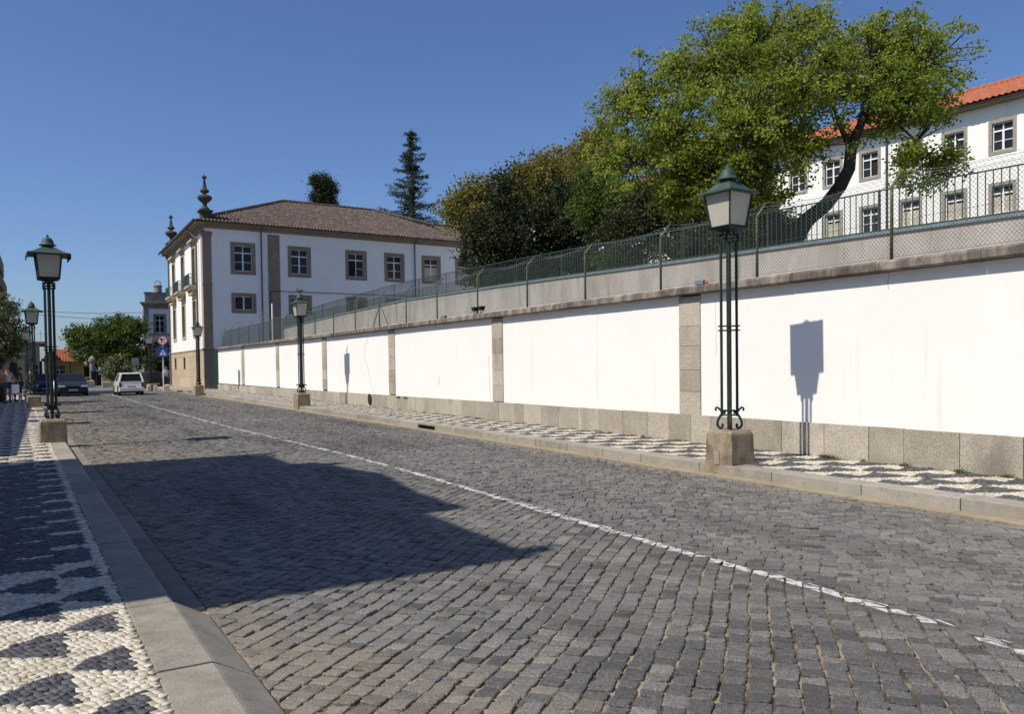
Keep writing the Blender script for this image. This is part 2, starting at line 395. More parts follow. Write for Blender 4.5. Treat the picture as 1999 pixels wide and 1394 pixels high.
def seen_px(c):
    d = Vector((c[0], c[1], -EZ)); q = CM.transposed() @ d
    if q.z > -.3: return None
    px, py = CX + FPX*q.x/-q.z, CY - FPX*q.y/-q.z
    return -q.z if (-10 < px < 2010 and py < 1400) else None
vis = sorted((seen_px(s[4]) or 1e6, i) for i, s in enumerate(stones))
near_ids = {i for _, i in vis[:300]}
mb = MB()
paint = MB()
mbd = MB()
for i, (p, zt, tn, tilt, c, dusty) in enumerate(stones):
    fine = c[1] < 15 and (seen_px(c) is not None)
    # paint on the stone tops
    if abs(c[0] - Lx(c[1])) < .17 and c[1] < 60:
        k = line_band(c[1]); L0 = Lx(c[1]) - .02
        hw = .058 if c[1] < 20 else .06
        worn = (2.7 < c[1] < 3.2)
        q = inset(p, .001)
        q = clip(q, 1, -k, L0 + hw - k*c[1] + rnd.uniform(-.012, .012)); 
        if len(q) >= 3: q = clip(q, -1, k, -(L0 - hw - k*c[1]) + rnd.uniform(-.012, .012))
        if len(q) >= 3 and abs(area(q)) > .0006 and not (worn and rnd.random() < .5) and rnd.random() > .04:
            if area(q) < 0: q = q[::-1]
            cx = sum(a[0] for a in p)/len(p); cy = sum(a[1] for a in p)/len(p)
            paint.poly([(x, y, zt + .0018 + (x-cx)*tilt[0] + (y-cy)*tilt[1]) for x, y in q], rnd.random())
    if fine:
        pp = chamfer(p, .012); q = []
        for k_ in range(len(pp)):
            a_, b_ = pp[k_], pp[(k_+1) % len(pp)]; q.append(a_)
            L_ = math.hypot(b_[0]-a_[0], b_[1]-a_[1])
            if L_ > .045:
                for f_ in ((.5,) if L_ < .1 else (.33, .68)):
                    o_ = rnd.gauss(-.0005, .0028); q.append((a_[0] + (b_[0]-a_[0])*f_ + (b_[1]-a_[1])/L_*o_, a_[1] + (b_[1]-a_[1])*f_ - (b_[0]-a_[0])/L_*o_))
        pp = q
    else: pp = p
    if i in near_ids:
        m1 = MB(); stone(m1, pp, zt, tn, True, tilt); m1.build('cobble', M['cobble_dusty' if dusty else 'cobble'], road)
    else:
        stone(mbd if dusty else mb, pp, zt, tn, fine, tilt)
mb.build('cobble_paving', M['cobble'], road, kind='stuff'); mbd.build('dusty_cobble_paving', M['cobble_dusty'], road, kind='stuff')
tag(paint.build('road_centre_line', M['paint']), kind='structure')
wm = MB()
for k in range(7): wm.box(4.05 + k*.42, 4.05 + k*.42 + rnd.uniform(.2, .4), 26.2 + .02*k, 26.3 + .02*k, .002, .007)
tag(wm.build('worn_road_marking', M['paint']), kind='structure')

# gutters and kerbs
gut = empty('gutter', kind='structure')
y = -3.0; 
while y < 60:
    l = rnd.uniform(1.0, 1.4)
    MB().box(8.425, 8.655, y+.004, y+l-.004, -.05, .004, rnd.random()).build('gutter_slab', M['sandy'], gut)
    y += l
y = 5.9
while y < 60:
    l = rnd.uniform(1.1, 1.5); a, b = y+.005, y+l-.005
    m1 = MB(); t = rnd.random()
    v = []
    for z in (-.05, .008):
        v += [m1.pt((kerbL(a)+.035, a, z)), m1.pt((kerbL(a)+.235, a, z)), m1.pt((kerbL(b)+.235, b, z)), m1.pt((kerbL(b)+.035, b, z))]
    for q in ((0,3,2,1),(4,5,6,7),(0,1,5,4),(1,2,6,5),(2,3,7,6),(3,0,4,7)): m1.face([v[k] for k in q], t)
    m1.build('gutter_slab', M['gutter_old'], gut)
    y += l
kl = empty('kerb', kind='structure')
cuts = [1.4, 2.2, 3.25, 4.45, 5.74, 7.0, 8.0, 9.1, 10.4, 11.4, 12.6]
while cuts[-1] < 60: cuts.append(cuts[-1] + rnd.uniform(1.0, 1.3))
skipL = []
for a, b in zip(cuts, cuts[1:]):
    a += .007; b -= .007; t = rnd.random(); m1 = MB(); dz = rnd.uniform(-.004, .004)
    if b < 5.9: prof = [(-.27, -.05), (-.27, .13), (0, .13), (.02, .122), (.225, .006), (.225, -.05)]
    else: prof = [(-.27, -.05), (-.27, .13), (-.012, .13), (.01, .118), (.03, .0), (.03, -.05)]
    A = [m1.pt((kerbL(a)+x, a, z + (dz if z > .05 else 0))) for x, z in prof]; B = [m1.pt((kerbL(b)+x, b, z + (dz if z > .05 else 0))) for x, z in prof]
    n = len(prof)
    for k in range(n): m1.face((A[k], A[(k+1) % n], B[(k+1) % n], B[k]), t)
    m1.face(A[::-1], t); m1.face(B, t)
    m1.build('kerb_stone', M['granite_grey'], kl, bevel=.006)
kr = empty('kerb_opposite', kind='structure')
cuts = [-3, -1.8, -.6, .6, 1.8, 2.8, 3.95, 5.14, 6.38, 7.79]
while cuts[-1] < 57.5: cuts.append(cuts[-1] + rnd.uniform(1.05, 1.45))
for a, b in zip(cuts, cuts[1:]):
    t = rnd.random(); dz = rnd.uniform(-.004, .004); dx = rnd.uniform(-.004, .004)
    if 18.0 < a < 19.4:   # drain opening in the kerb face
        MB().box(8.66, 9.0, a+.005, b-.005, .1, .14, t).build('kerb_stone', M['granite_grey'], kr)
        MB().box(8.72, 9.0, a+.005, b-.005, -.05, .098, t).build('drain_opening', M['black'], kr)
        continue
    MB().box(8.66+dx, 9.0, a+.005, b-.005, -.05, .14+dz, t).build('kerb_stone', M['granite_grey'], kr, bevel=.01)
# kerb turning away at the far corner
for k in range(6):
    a = R(10 + k*14)
    MB().frust((8.83 + 2.6*(1-math.cos(a)) - .1, 58.0 + 2.6*math.sin(a)), -.05, .13, .17, .165, rnd.random(), rot=-a, k0=.33, k1=.32).build('kerb_stone', M['granite_grey'], kr)

# ------------------------------------------------------------------ PAVEMENTS of small stones
def wave_dark(x, y, base, per_x, per_y, flip=1):
    """black fan shapes in columns: classic mosaic pavement"""
    c = math.floor((x - base) / per_x); u = (x - base) / per_x - c
    if flip < 0: u = 1 - u
    v = ((y + (c % 2) * per_y * .42 + .17*c) / per_y) % 1.0
    lo = .24 * (1 - u); hi = .24 + .70 * (u ** .62) * (1 - .12*max(0, u-.85)/.15)
    if hi > 1 and v < hi - 1 and u > .6: return True
    return lo < v < hi
def stone_grid(x0, x1, y0, y1, size, ang, zt, inside, dark, zb):
    """irregular little stones on a jittered, rotated grid; returns (V,quads,tones) for light and dark"""
    rg = np.random.RandomState(int(y0*10) + 3)
    cx, cy = (x0+x1)/2, (y0+y1)/2; Lr = math.hypot(x1-x0, y1-y0)/2 + size
    n = int(2*Lr/size) + 2
    gx, gy = np.meshgrid(np.arange(n)*size - Lr, np.arange(n)*size*.82 - Lr, indexing='ij')
    gy = np.meshgrid(np.arange(n), np.arange(int(2*Lr/(size*.82))+2), indexing='ij')[1]*size*.82 - Lr
    gx = np.repeat((np.arange(n)*size - Lr)[:, None], gy.shape[1], 1)
    off = rg.uniform(0, size, gy.shape[1]); gx = gx + off[None, :]*0
    gx = gx + rg.uniform(-.30, .30, gx.shape)*size; gy = gy + rg.uniform(-.27, .27, gy.shape)*size
    ca, sa = math.cos(ang), math.sin(ang)
    X = cx + gx*ca - gy*sa; Y = cy + gx*sa + gy*ca
    q = np.stack([np.stack([X[:-1,:-1],Y[:-1,:-1]],-1), np.stack([X[1:,:-1],Y[1:,:-1]],-1), np.stack([X[1:,1:],Y[1:,1:]],-1), np.stack([X[:-1,1:],Y[:-1,1:]],-1)], 2).reshape(-1, 4, 2)
    c = q.mean(1); keep = np.array([inside(a, b) for a, b in c]); q = q[keep]; c = c[keep]
    dk = np.array([dark(a, b) for a, b in c]) if len(c) else np.zeros(0, bool)
    return q, c, dk, rg
def stones_mesh(q, rg, zt, zb, shrink=.09):
    n = len(q); c = q.mean(1, keepdims=True)
    sh = rg.uniform(shrink*.4, shrink*1.4, (n, 1, 1))
    lo = c + (q - c)*(1 - sh); hi = c + (q - c)*(1 - sh - .11)
    zt_ = zt + rg.normal(0, .0022, (n, 1)) + rg.normal(0, .0012, (n, 4))
    V = np.concatenate([np.concatenate([lo, np.full((n,4,1), zb)], -1), np.concatenate([lo, (zt_-.0035)[..., None]], -1), np.concatenate([hi, zt_[..., None]], -1)], 1)  # n,12,3
    base = (np.arange(n)*12)[:, None]
    F = []
    for a in (0, 4):
        for k in range(4): F.append(np.stack([base[:,0]+a+k, base[:,0]+a+(k+1)%4, base[:,0]+a+4+(k+1)%4, base[:,0]+a+4+k], -1))
    F.append(np.stack([base[:,0]+8+k for k in range(4)], -1))
    F = np.stack(F, 1).reshape(-1, 4)
    tone = np.repeat(rg.uniform(0, 1, n), 9)
    return V.reshape(-1, 3), F, tone
def paving(name, regions, inside, dark, zt, parent, individual=0):
    L_, D_ = [], []
    for (x0, x1, y0, y1, size, ang) in regions:
        q, c, dk, rg = stone_grid(x0, x1, y0, y1, size, ang, zt, lambda a, b: x0 <= a < x1 and y0 <= b < y1 and inside(a, b), dark, 0)
        if not len(q): continue
        if individual:
            dist = np.array([seen_px((a, b)) or 1e6 for a, b in c])
            idx = np.argsort(dist)[:individual]; sel = np.zeros(len(q), bool); sel[idx] = True
            for i in idx:
                V, F, t = stones_mesh(q[i:i+1], rg, zt, zt-.03)
                new_obj('paving_stone', fast_mesh('paving_stone', V, F, t, M['black_stone'] if dk[i] else M['white_stone']), parent)
            q, dk = q[~sel], dk[~sel]; individual = 0
        for d, lst in ((False, L_), (True, D_)):
            if (dk == d).any(): lst.append(stones_mesh(q[dk == d], rg, zt, zt-.03))
    for lst, nm, m_ in ((L_, 'white_mosaic_stones', M['white_stone']), (D_, 'black_mosaic_stones', M['black_stone'])):
        V = []; F = []; T = []; o = 0
        for v, f, t in lst: V.append(v); F.append(f + o); T.append(t); o += len(v)
        ob = new_obj(nm, fast_mesh(nm, np.concatenate(V), np.concatenate(F), np.concatenate(T), m_), parent); ob['kind'] = 'stuff'
# left pavement
pl = empty('pavement', kind='structure')
MB().poly([(-4, -4, .118), (kerbL(-4)-.26, -4, .118), (kerbL(62)-.26, 62, .118), (-4, 62, .118)]).build('mortar_bed', M['mortar'], pl)
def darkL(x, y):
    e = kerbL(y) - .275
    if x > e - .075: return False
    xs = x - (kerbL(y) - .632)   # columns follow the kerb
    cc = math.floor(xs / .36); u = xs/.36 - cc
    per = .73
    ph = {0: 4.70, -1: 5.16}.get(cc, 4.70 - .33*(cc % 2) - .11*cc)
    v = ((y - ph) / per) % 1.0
    if 7.2 < y < 15.5:     # house shadow put into the stone colours: mostly black, thin pale streaks
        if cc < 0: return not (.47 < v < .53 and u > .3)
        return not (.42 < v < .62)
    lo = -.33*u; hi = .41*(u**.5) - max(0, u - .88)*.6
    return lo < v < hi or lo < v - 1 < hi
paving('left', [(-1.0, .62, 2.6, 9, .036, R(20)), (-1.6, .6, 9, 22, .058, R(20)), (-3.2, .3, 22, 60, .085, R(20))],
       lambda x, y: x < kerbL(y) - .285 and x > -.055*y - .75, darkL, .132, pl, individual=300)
# right pavement
pr = empty('pavement_opposite', kind='structure')
MB().poly([(8.99, -4, .126), (10.75, -4, .126), (10.75, 60, .126), (8.99, 60, .126)]).build('mortar_bed', M['mortar'], pr)
def darkR(x, y):
    xs = x - 9.3; cc = math.floor(xs / .48); u = xs/.48 - cc
    ph = {-1: 5.81, 0: 5.57, 1: 5.18, 2: 4.95}.get(cc, 5.3) 
    per = .735
    v = ((y - ph) / per) % 1.0
    u = 1 - u
    lo = -.07 - .17*u; hi = .05 + .36*(u**.6)
    return not ((lo < v < hi) or (lo < v - 1 < hi))
paving('right', [(8.98, 10.7, 3.2, 14, .053, R(20)), (8.98, 10.7, 14, 28, .06, R(20)), (8.98, 10.7, 28, 59.5, .085, R(20))],
       lambda x, y: 9.005 < x < 10.675, darkR, .14, pr)
tag(MB().box(8.7, 16, 59.6, 63.4, -.05, .13).build('pavement_corner', M['granite_grey']), kind='structure')
tag(MB().box(8.3, 10.6, 62, 110, -.05, .12).build('far_pavement', M['granite_grey']), kind='structure')

# weeds at the foot of the wall, along the kerb and in joints
V = []; F = []
rg = random.Random(5)
def tuft(x, y, z, h, n):
    for _ in range(n):
        a = rg.uniform(0, 6.28); l = h*rg.uniform(.5, 1.2); w = h*.12
        bx, by = x + rg.gauss(0, h*.5), y + rg.gauss(0, h*.8)
        tx, ty = bx + math.cos(a)*l*.6, by + math.sin(a)*l*.6
        i = len(V); V.extend([(bx - w*math.sin(a), by + w*math.cos(a), z), (bx + w*math.sin(a), by - w*math.cos(a), z), (tx + w*.3, ty, z+l*.8), (tx, ty + w*.3, z+l*.85)])
        F.append((i, i+1, i+2, i+3))
for _ in range(150): tuft(10.66, rg.uniform(4, 58), .14, rg.uniform(.015, .05), 22)
for _ in range(40): tuft(kerbL(4) - .285 + 0, rg.uniform(2.5, 12), .13, .012, 6)
for c in ((1.9, 4.6), (2.2, 3.75), (2.0, 4.0), (1.5, 4.75), (2.45, 3.5)):
    for _ in range(9): tuft(c[0] + rg.gauss(0, .09), c[1] + rg.gauss(0, .09), -.012, .012, 9)
for y_ in (8.35, 8.45, 7.1, 6.3, 5.7): tuft(10.6, y_, .14, .06, 60)
me = fast_mesh('wall_foot_weeds', np.array(V), np.array(F), np.array([rg.random() for _ in F]), M['grass'])
tag(new_obj('wall_foot_weeds', me), 'low weeds and dry grass along the foot of the white wall and in the sett joints', 'weeds', kind='stuff')

# ------------------------------------------------------------------ WALL
wall = empty('boundary_wall', 'long white plastered wall with granite pilasters, base and dark coping beside the pavement', 'wall', loc=(10.75, 5, .13))
def child_world(o):      # keep world coordinates under an Empty standing at its base
    o.matrix_parent_inverse = o.parent.matrix_world.inverted() if False else Matrix.Translation(-o.parent.location)
    return o
PIL = [(3.75, 4.33), (11.35, 11.93), (18.9, 19.48), (26.6, 27.18), (34.48, 35.1), (42.67, 43.26), (51.1, 51.85)]
edges = [-3.5] + [v for p in PIL for v in p] + [59.6]
for k in range(0, len(edges), 2):
    child_world(MB().box(10.75, 11.05, edges[k], edges[k+1], .6, 2.95, .5).build('plaster_panel', M['plaster'], wall))
for a, b in PIL:
    z = .66
    hs = [.44, .42, .46, .38, .57]; sc = 2.27 / sum(hs)
    for i, h in enumerate(hs):
        h *= sc * 1.0
        child_world(MB().box(10.722 + rnd.uniform(-.002, .002), 11.06, a+.004, b-.004, z+.003, z+h-.003, rnd.random()).build('pilaster_block', M['granite'], wall, bevel=.004))
        z += h
J = [-3.5, -2.4, -1.5, -.5, .4, 1.3, 2.2, 3.1, 3.9, 4.7, 5.53, 6.35, 7.17, 7.74, 8.54, 9.39, 10.2, 11.05, 11.58, 12.2, 12.85, 13.67, 14.53, 15.35, 16.16, 16.94, 17.79, 18.25, 19.1, 19.69, 20.48, 21.32, 22.52, 23.23, 24.13]
while J[-1] < 58.6: J.append(J[-1] + rnd.uniform(.6, 1.05))
J.append(59.62)
for a, b in zip(J, J[1:]):
    zt = .668 - .0028*max(0, (a+b)/2 - 10)
    child_world(MB().box(10.69 + rnd.uniform(-.003, .003), 11.06, a+.004, b-.004, .05, zt + rnd.uniform(-.004, .004), rnd.random()).build('base_slab', M['granite'], wall, bevel=.005))
y = -3.5
while y < 59.7:
    l = rnd.uniform(1.0, 1.7); b = min(y+l, 59.75); dz = rnd.uniform(-.006, .006)
    mb = MB(); t = rnd.random(); prof = [(10.60, 2.955), (10.585, 2.975), (10.585, 3.075), (10.63, 3.112), (11.15, 3.125), (11.15, 2.955)]
    A = [mb.pt((x, y+.003, z+dz)) for x, z in prof]; B = [mb.pt((x, b-.003, z+dz)) for x, z in prof]
    for k in range(6): mb.face((A[k], A[(k+1) % 6], B[(k+1) % 6], B[k]), t)
    mb.face(A[::-1], t); mb.face(B, t)
    child_world(mb.build('coping_stone', M['coping'], wall)); y = b
    if y > 59.7: break
# hairline cracks in the plaster
def crack(pts, w=.008):
    mb = MB()
    for (y0, z0), (y1, z1) in zip(pts, pts[1:]):
        mb.poly([(10.7485, y0-w/2, z0), (10.7485, y0+w/2, z0), (10.7485, y1+w/2, z1), (10.7485, y1-w/2, z1)])
    child_world(mb.build('crack', M['trim'], wall))
def jag(y, z0, z1, dy, n, amp):
    return [(y + dy*i/n + rnd.uniform(-amp, amp), z0 + (z1-z0)*i/n) for i in range(n+1)]
crack(jag(29.2, 2.93, 2.2, .6, 7, .05) + jag(29.8, 2.2, .66, -1.0, 12, .05), .022)
crack(jag(19.75, 1.9, .7, -.1, 10, .015), .012)
crack(jag(10.95, 2.8, 1.8, .02, 8, .03), .006)
crack(jag(7.45, 3.0, 2.7, 0, 3, .01), .006)
crack(jag(23.0, 1.3, 1.05, 0, 3, .01), .02)
for y_, z_ in ((29.0, .42),):     # round green vent set in the base
    mb = MB(); mb.lathe([(.001, 0), (.15, 0), (.17, .01), (.17, .03)], n=20)
    v = [(10.675 + .0 - z, y_ + x, z_ + y2*1.25) for x, y2, z in mb.v]; mb.v = v
    child_world(mb.build('wall_vent', M['green_metal'], wall))
for y_ in (26.05, 25.4): child_world(MB().box(10.665, 10.692, y_, y_+.34, .56, .585).build('vent_slot', M['black'], wall))

gate = empty('metal_gate', 'dark green solid gate in the gap between white wall and tall building', 'gate', loc=(10.95, 61.5, .13))
for k in range(6): child_world(MB().box(10.93, 10.97, 59.76 + k*.58, 60.33 + k*.58, .2, 3.0).build('gate_panel', M['green_metal'], gate))
child_world(MB().box(10.9, 11.0, 59.75, 63.35, 3.0, 3.08).build('gate_rail', M['green_metal'], gate))

# terrace behind the wall and garden
mb = MB()
for a, b in ((-6, 20), (20, 59.6)): mb.poly([(11.0, a, 3.09), (13.0, a, 3.09), (13.0, b, 3.09), (11.0, b, 3.09)])
tag(mb.build('terrace', M['cement']), kind='structure')
mb = MB()
gx = [13.25, 20, 28, 36, 60, 120]; gz = [3.85, 4.3, 5.2, 6.6, 8, 8]
for a, b, za, zb in zip(gx, gx[1:], gz, gz[1:]):
    for ya, yb in ((-30, 10), (10, 50.4)): mb.poly([(a, ya, za), (b, ya, zb), (b, yb, zb), (a, yb, za)])
tag(mb.build('garden_terrain', M['garden']), kind='structure')

ret = empty('retaining_wall', 'grey cement retaining wall with dark streaks behind the chain link fence', 'wall', loc=(13, 20, 3.1))
RT = [(-5, 3.7), (6.73, 3.885), (8.95, 3.945), (12.1, 4.01), (15.2, 4.07), (21.5, 4.23), (31, 4.40), (40, 4.3), (50.5, 4.11)]
mb = MB(); mc = MB()
ys = [-5 + i*2.775 for i in range(21)]
for a, b in zip(ys, ys[1:]):
    za, zb = lerp_tab(RT, a), lerp_tab(RT, b)
    for m_, x0, x1, lo, hi in ((mb, 13, 13.3, None, -.05), (mc, 12.96, 13.34, -.048, .01)):
        i = [m_.pt(p) for p in ((x0, a, 3.0 if lo is None else za+lo), (x1, a, 3.0 if lo is None else za+lo), (x1, b, 3.0 if lo is None else zb+lo), (x0, b, 3.0 if lo is None else zb+lo),
                                (x0, a, za+hi), (x1, a, za+hi), (x1, b, zb+hi), (x0, b, zb+hi))]
        for q in ((0,3,2,1),(4,5,6,7),(0,1,5,4),(1,2,6,5),(2,3,7,6),(3,0,4,7)): m_.face([i[k] for k in q])
child_world(mb.build('cement_wall', M['cement'], ret)); child_world(mc.build('wall_cap', M['bluecap'], ret))

rail = empty('garden_railing', 'green metal railing of upright bars on top of the grey retaining wall', 'railing', loc=(13.12, 20, 3.9))
barm = MB().box(-.0065, .0065, -.0065, .0065, 0, .74).mesh('railing_bar', M['rail_green'])
y = -1.0; k = 0; far = MB()
while y < 50.4:
    z = lerp_tab(RT, y) + .02
    if k < 300: o = new_obj('railing_bar', barm, rail); o.location = (13.12, y, z); child_world(o)
    else: far.box(13.1135, 13.1265, y-.0065, y+.0065, z, z+.74)
    y += .125; k += 1
child_world(far.build('far_railing_bars', M['rail_green'], rail, kind='stuff'))
for dz in (.03, .745):
    child_world(MB().tube([(13.12, y_, lerp_tab(RT, y_) + .02 + dz) for y_ in [-1.05 + i*2.57 for i in range(21)]], .013, 4).build('railing_rail', M['rail_green'], rail))
for i in range(21): 
    y_ = -1 + i*2.57; z = lerp_tab(RT, y_)
    child_world(MB().box(13.109, 13.131, y_-.011, y_+.011, z, z+.78).build('railing_post', M['rail_green'], rail))

# chain link fence
fen = empty('chain_link_fence', 'chain link fence with cranked mossy posts and barbed wire on top of the white wall', 'fence', loc=(10.85, 20, 3.11))
PX = 10.84
posts = [-3.0, -.4, 2.2, 4.85, 7.46, 10.04, 12.58, 15.2, 17.77, 20.5, 23.25, 25.76, 28.3, 30.97, 33.74, 36.46] + [39.2 + 2.75*i for i in range(8)]
ZT = 4.22
for y_ in posts:
    le = rnd.uniform(-.012, .012)
    p = new_obj('fence_post', MB().tube([(0, 0, 0), (le, le, ZT-3.13), (le+.24, le+.02, ZT-3.13+.24)], [.024, .024, .019], 8).mesh('fence_post', M['fence_green'], True), fen)
    p.location = (PX, y_, 3.115); child_world(p)
    f_ = MB().box(PX-.06, PX+.06, y_-.05, y_+.05, 3.11, 3.122).build('foot_plate', M['fence_green'], p)
    f_.matrix_parent_inverse = Matrix.Translation(-Vector(p.location))
for y0, y1 in ((28.3, 29.1), (28.3, 27.5), (posts[-1], posts[-1]-1.4)):
    child_world(MB().tube([(PX+.03, y0, ZT-.25), (PX+.03, y1, 3.13)], .018, 6).build('brace', M['fence_green'], fen))
V = []; F = []; h = ZT - 3.17; w = .0021
y = -3.0
def strand(y0, y1, z0, z1, off, w):
    i = len(V); d = math.hypot(y1-y0, z1-z0); ny, nz = -(z1-z0)/d*w, (y1-y0)/d*w
    x = PX - .03 + off
    V.extend([(x-w, y0, z0), (x+w, y0+ny, z0+nz), (x+w, y0-ny, z0-nz), (x-w, y1, z1), (x+w, y1+ny, z1+nz), (x+w, y1-ny, z1-nz)])
    for a, b in ((0, 1), (1, 2), (2, 0)): F.append((i+a, i+b, i+3+b, i+3+a))
step = .062
yy = -3.0
while yy < 58.4:
    r = h * step / .068
    for s_ in (1, -1):
        y1 = yy + s_*h*.92
        a = (yy, 3.16); b = (y1, 3.16 + h)
        strand(a[0], b[0], a[1] + rnd.uniform(-.003, .003), b[1], .002*s_, w)
    yy += step
for z_ in (3.17, ZT-.01, 3.7): strand(-3, 58.45, z_, z_, .006, .0025)
me = fast_mesh('chain_link_mesh', np.array(V), np.array(F), np.array([.5]*len(F)), M['mesh_green'])
o = new_obj('chain_link_mesh', me, fen); o['kind'] = 'stuff'; child_world(o)
for k, (dx, dz) in enumerate(((.08, .08), (.16, .16), (.24, .24))):
    mb = MB(); pts = []
    for a, b in zip(posts, posts[1:]):
        for i in range(6):
            t = i/6; pts.append((PX + dx + .02*math.sin(i+k), a + (b-a)*t, ZT + dz - .05*(k+1)*math.sin(math.pi*t)*rnd.uniform(.6, 1)))
    pts.append((PX + dx, posts[-1], ZT + dz))
    mb.tube(pts, .0023, 3)
    yb = 2.0
    while yb < 30:
        i = min(range(len(pts)), key=lambda q: abs(pts[q][1]-yb)); a = pts[max(0, i-1)]; b = pts[min(len(pts)-1, i+1)]
        t = (yb - a[1]) / (b[1]-a[1] + 1e-9); z = a[2] + (b[2]-a[2])*t
        for q in (1, -1): mb.tube([(PX+dx-.016, yb-.012*q, z-.013*q), (PX+dx+.016, yb+.012*q, z+.013*q)], .0018, 3, caps=False)
        yb += .115
    child_world(mb.build('barbed_wire', M['wire'], fen))
# small things on the coping
def floodlight(y_, label, s=1):
    t = empty('floodlight', label, 'floodlight', 'floodlights standing on the coping', loc=(10.72, y_, 3.115))
    m = MB(); m.frust((0, 0), .09, .20, .05*s, .075*s, k0=.07*s, k1=.1*s); m.build('lamp_body', M['black'], t)
    MB().box(-.03, .03, -.06, .06, 0, .02).box(-.008, .008, -.075, -.06, .0, .12).box(-.008, .008, .06, .075, .0, .12).build('bracket', M['green_metal'], t)
    MB().box(-.064*s, -.055*s, -.06*s, .06*s, .1, .18).build('lens', M['pane'], t)
floodlight(20.05, 'small black floodlight on the wall coping, nearer of the two')
floodlight(20.45, 'small black floodlight beside a fence post foot, farther of the two')
t = empty('junction_box', 'small blue grey box with an orange rag on the coping above the near pilaster', 'box', loc=(10.66, 11.25, 3.115))
MB().box(-.05, .05, -.11, .11, 0, .075).build('box_body', M['bluecap'], t)
MB().ball((0, -.15, .03), .03, .04, .035, 7, 5).build('orange_rag', flat('orange_rag', (.5, .16, .06)), t)
t = empty('junction_box', 'small grey box lying on the coping left of the floodlights', 'box', loc=(10.66, 22.4, 3.115))
MB().box(-.05, .05, -.13, .13, 0, .07).build('box_body', M['bluecap'], t)

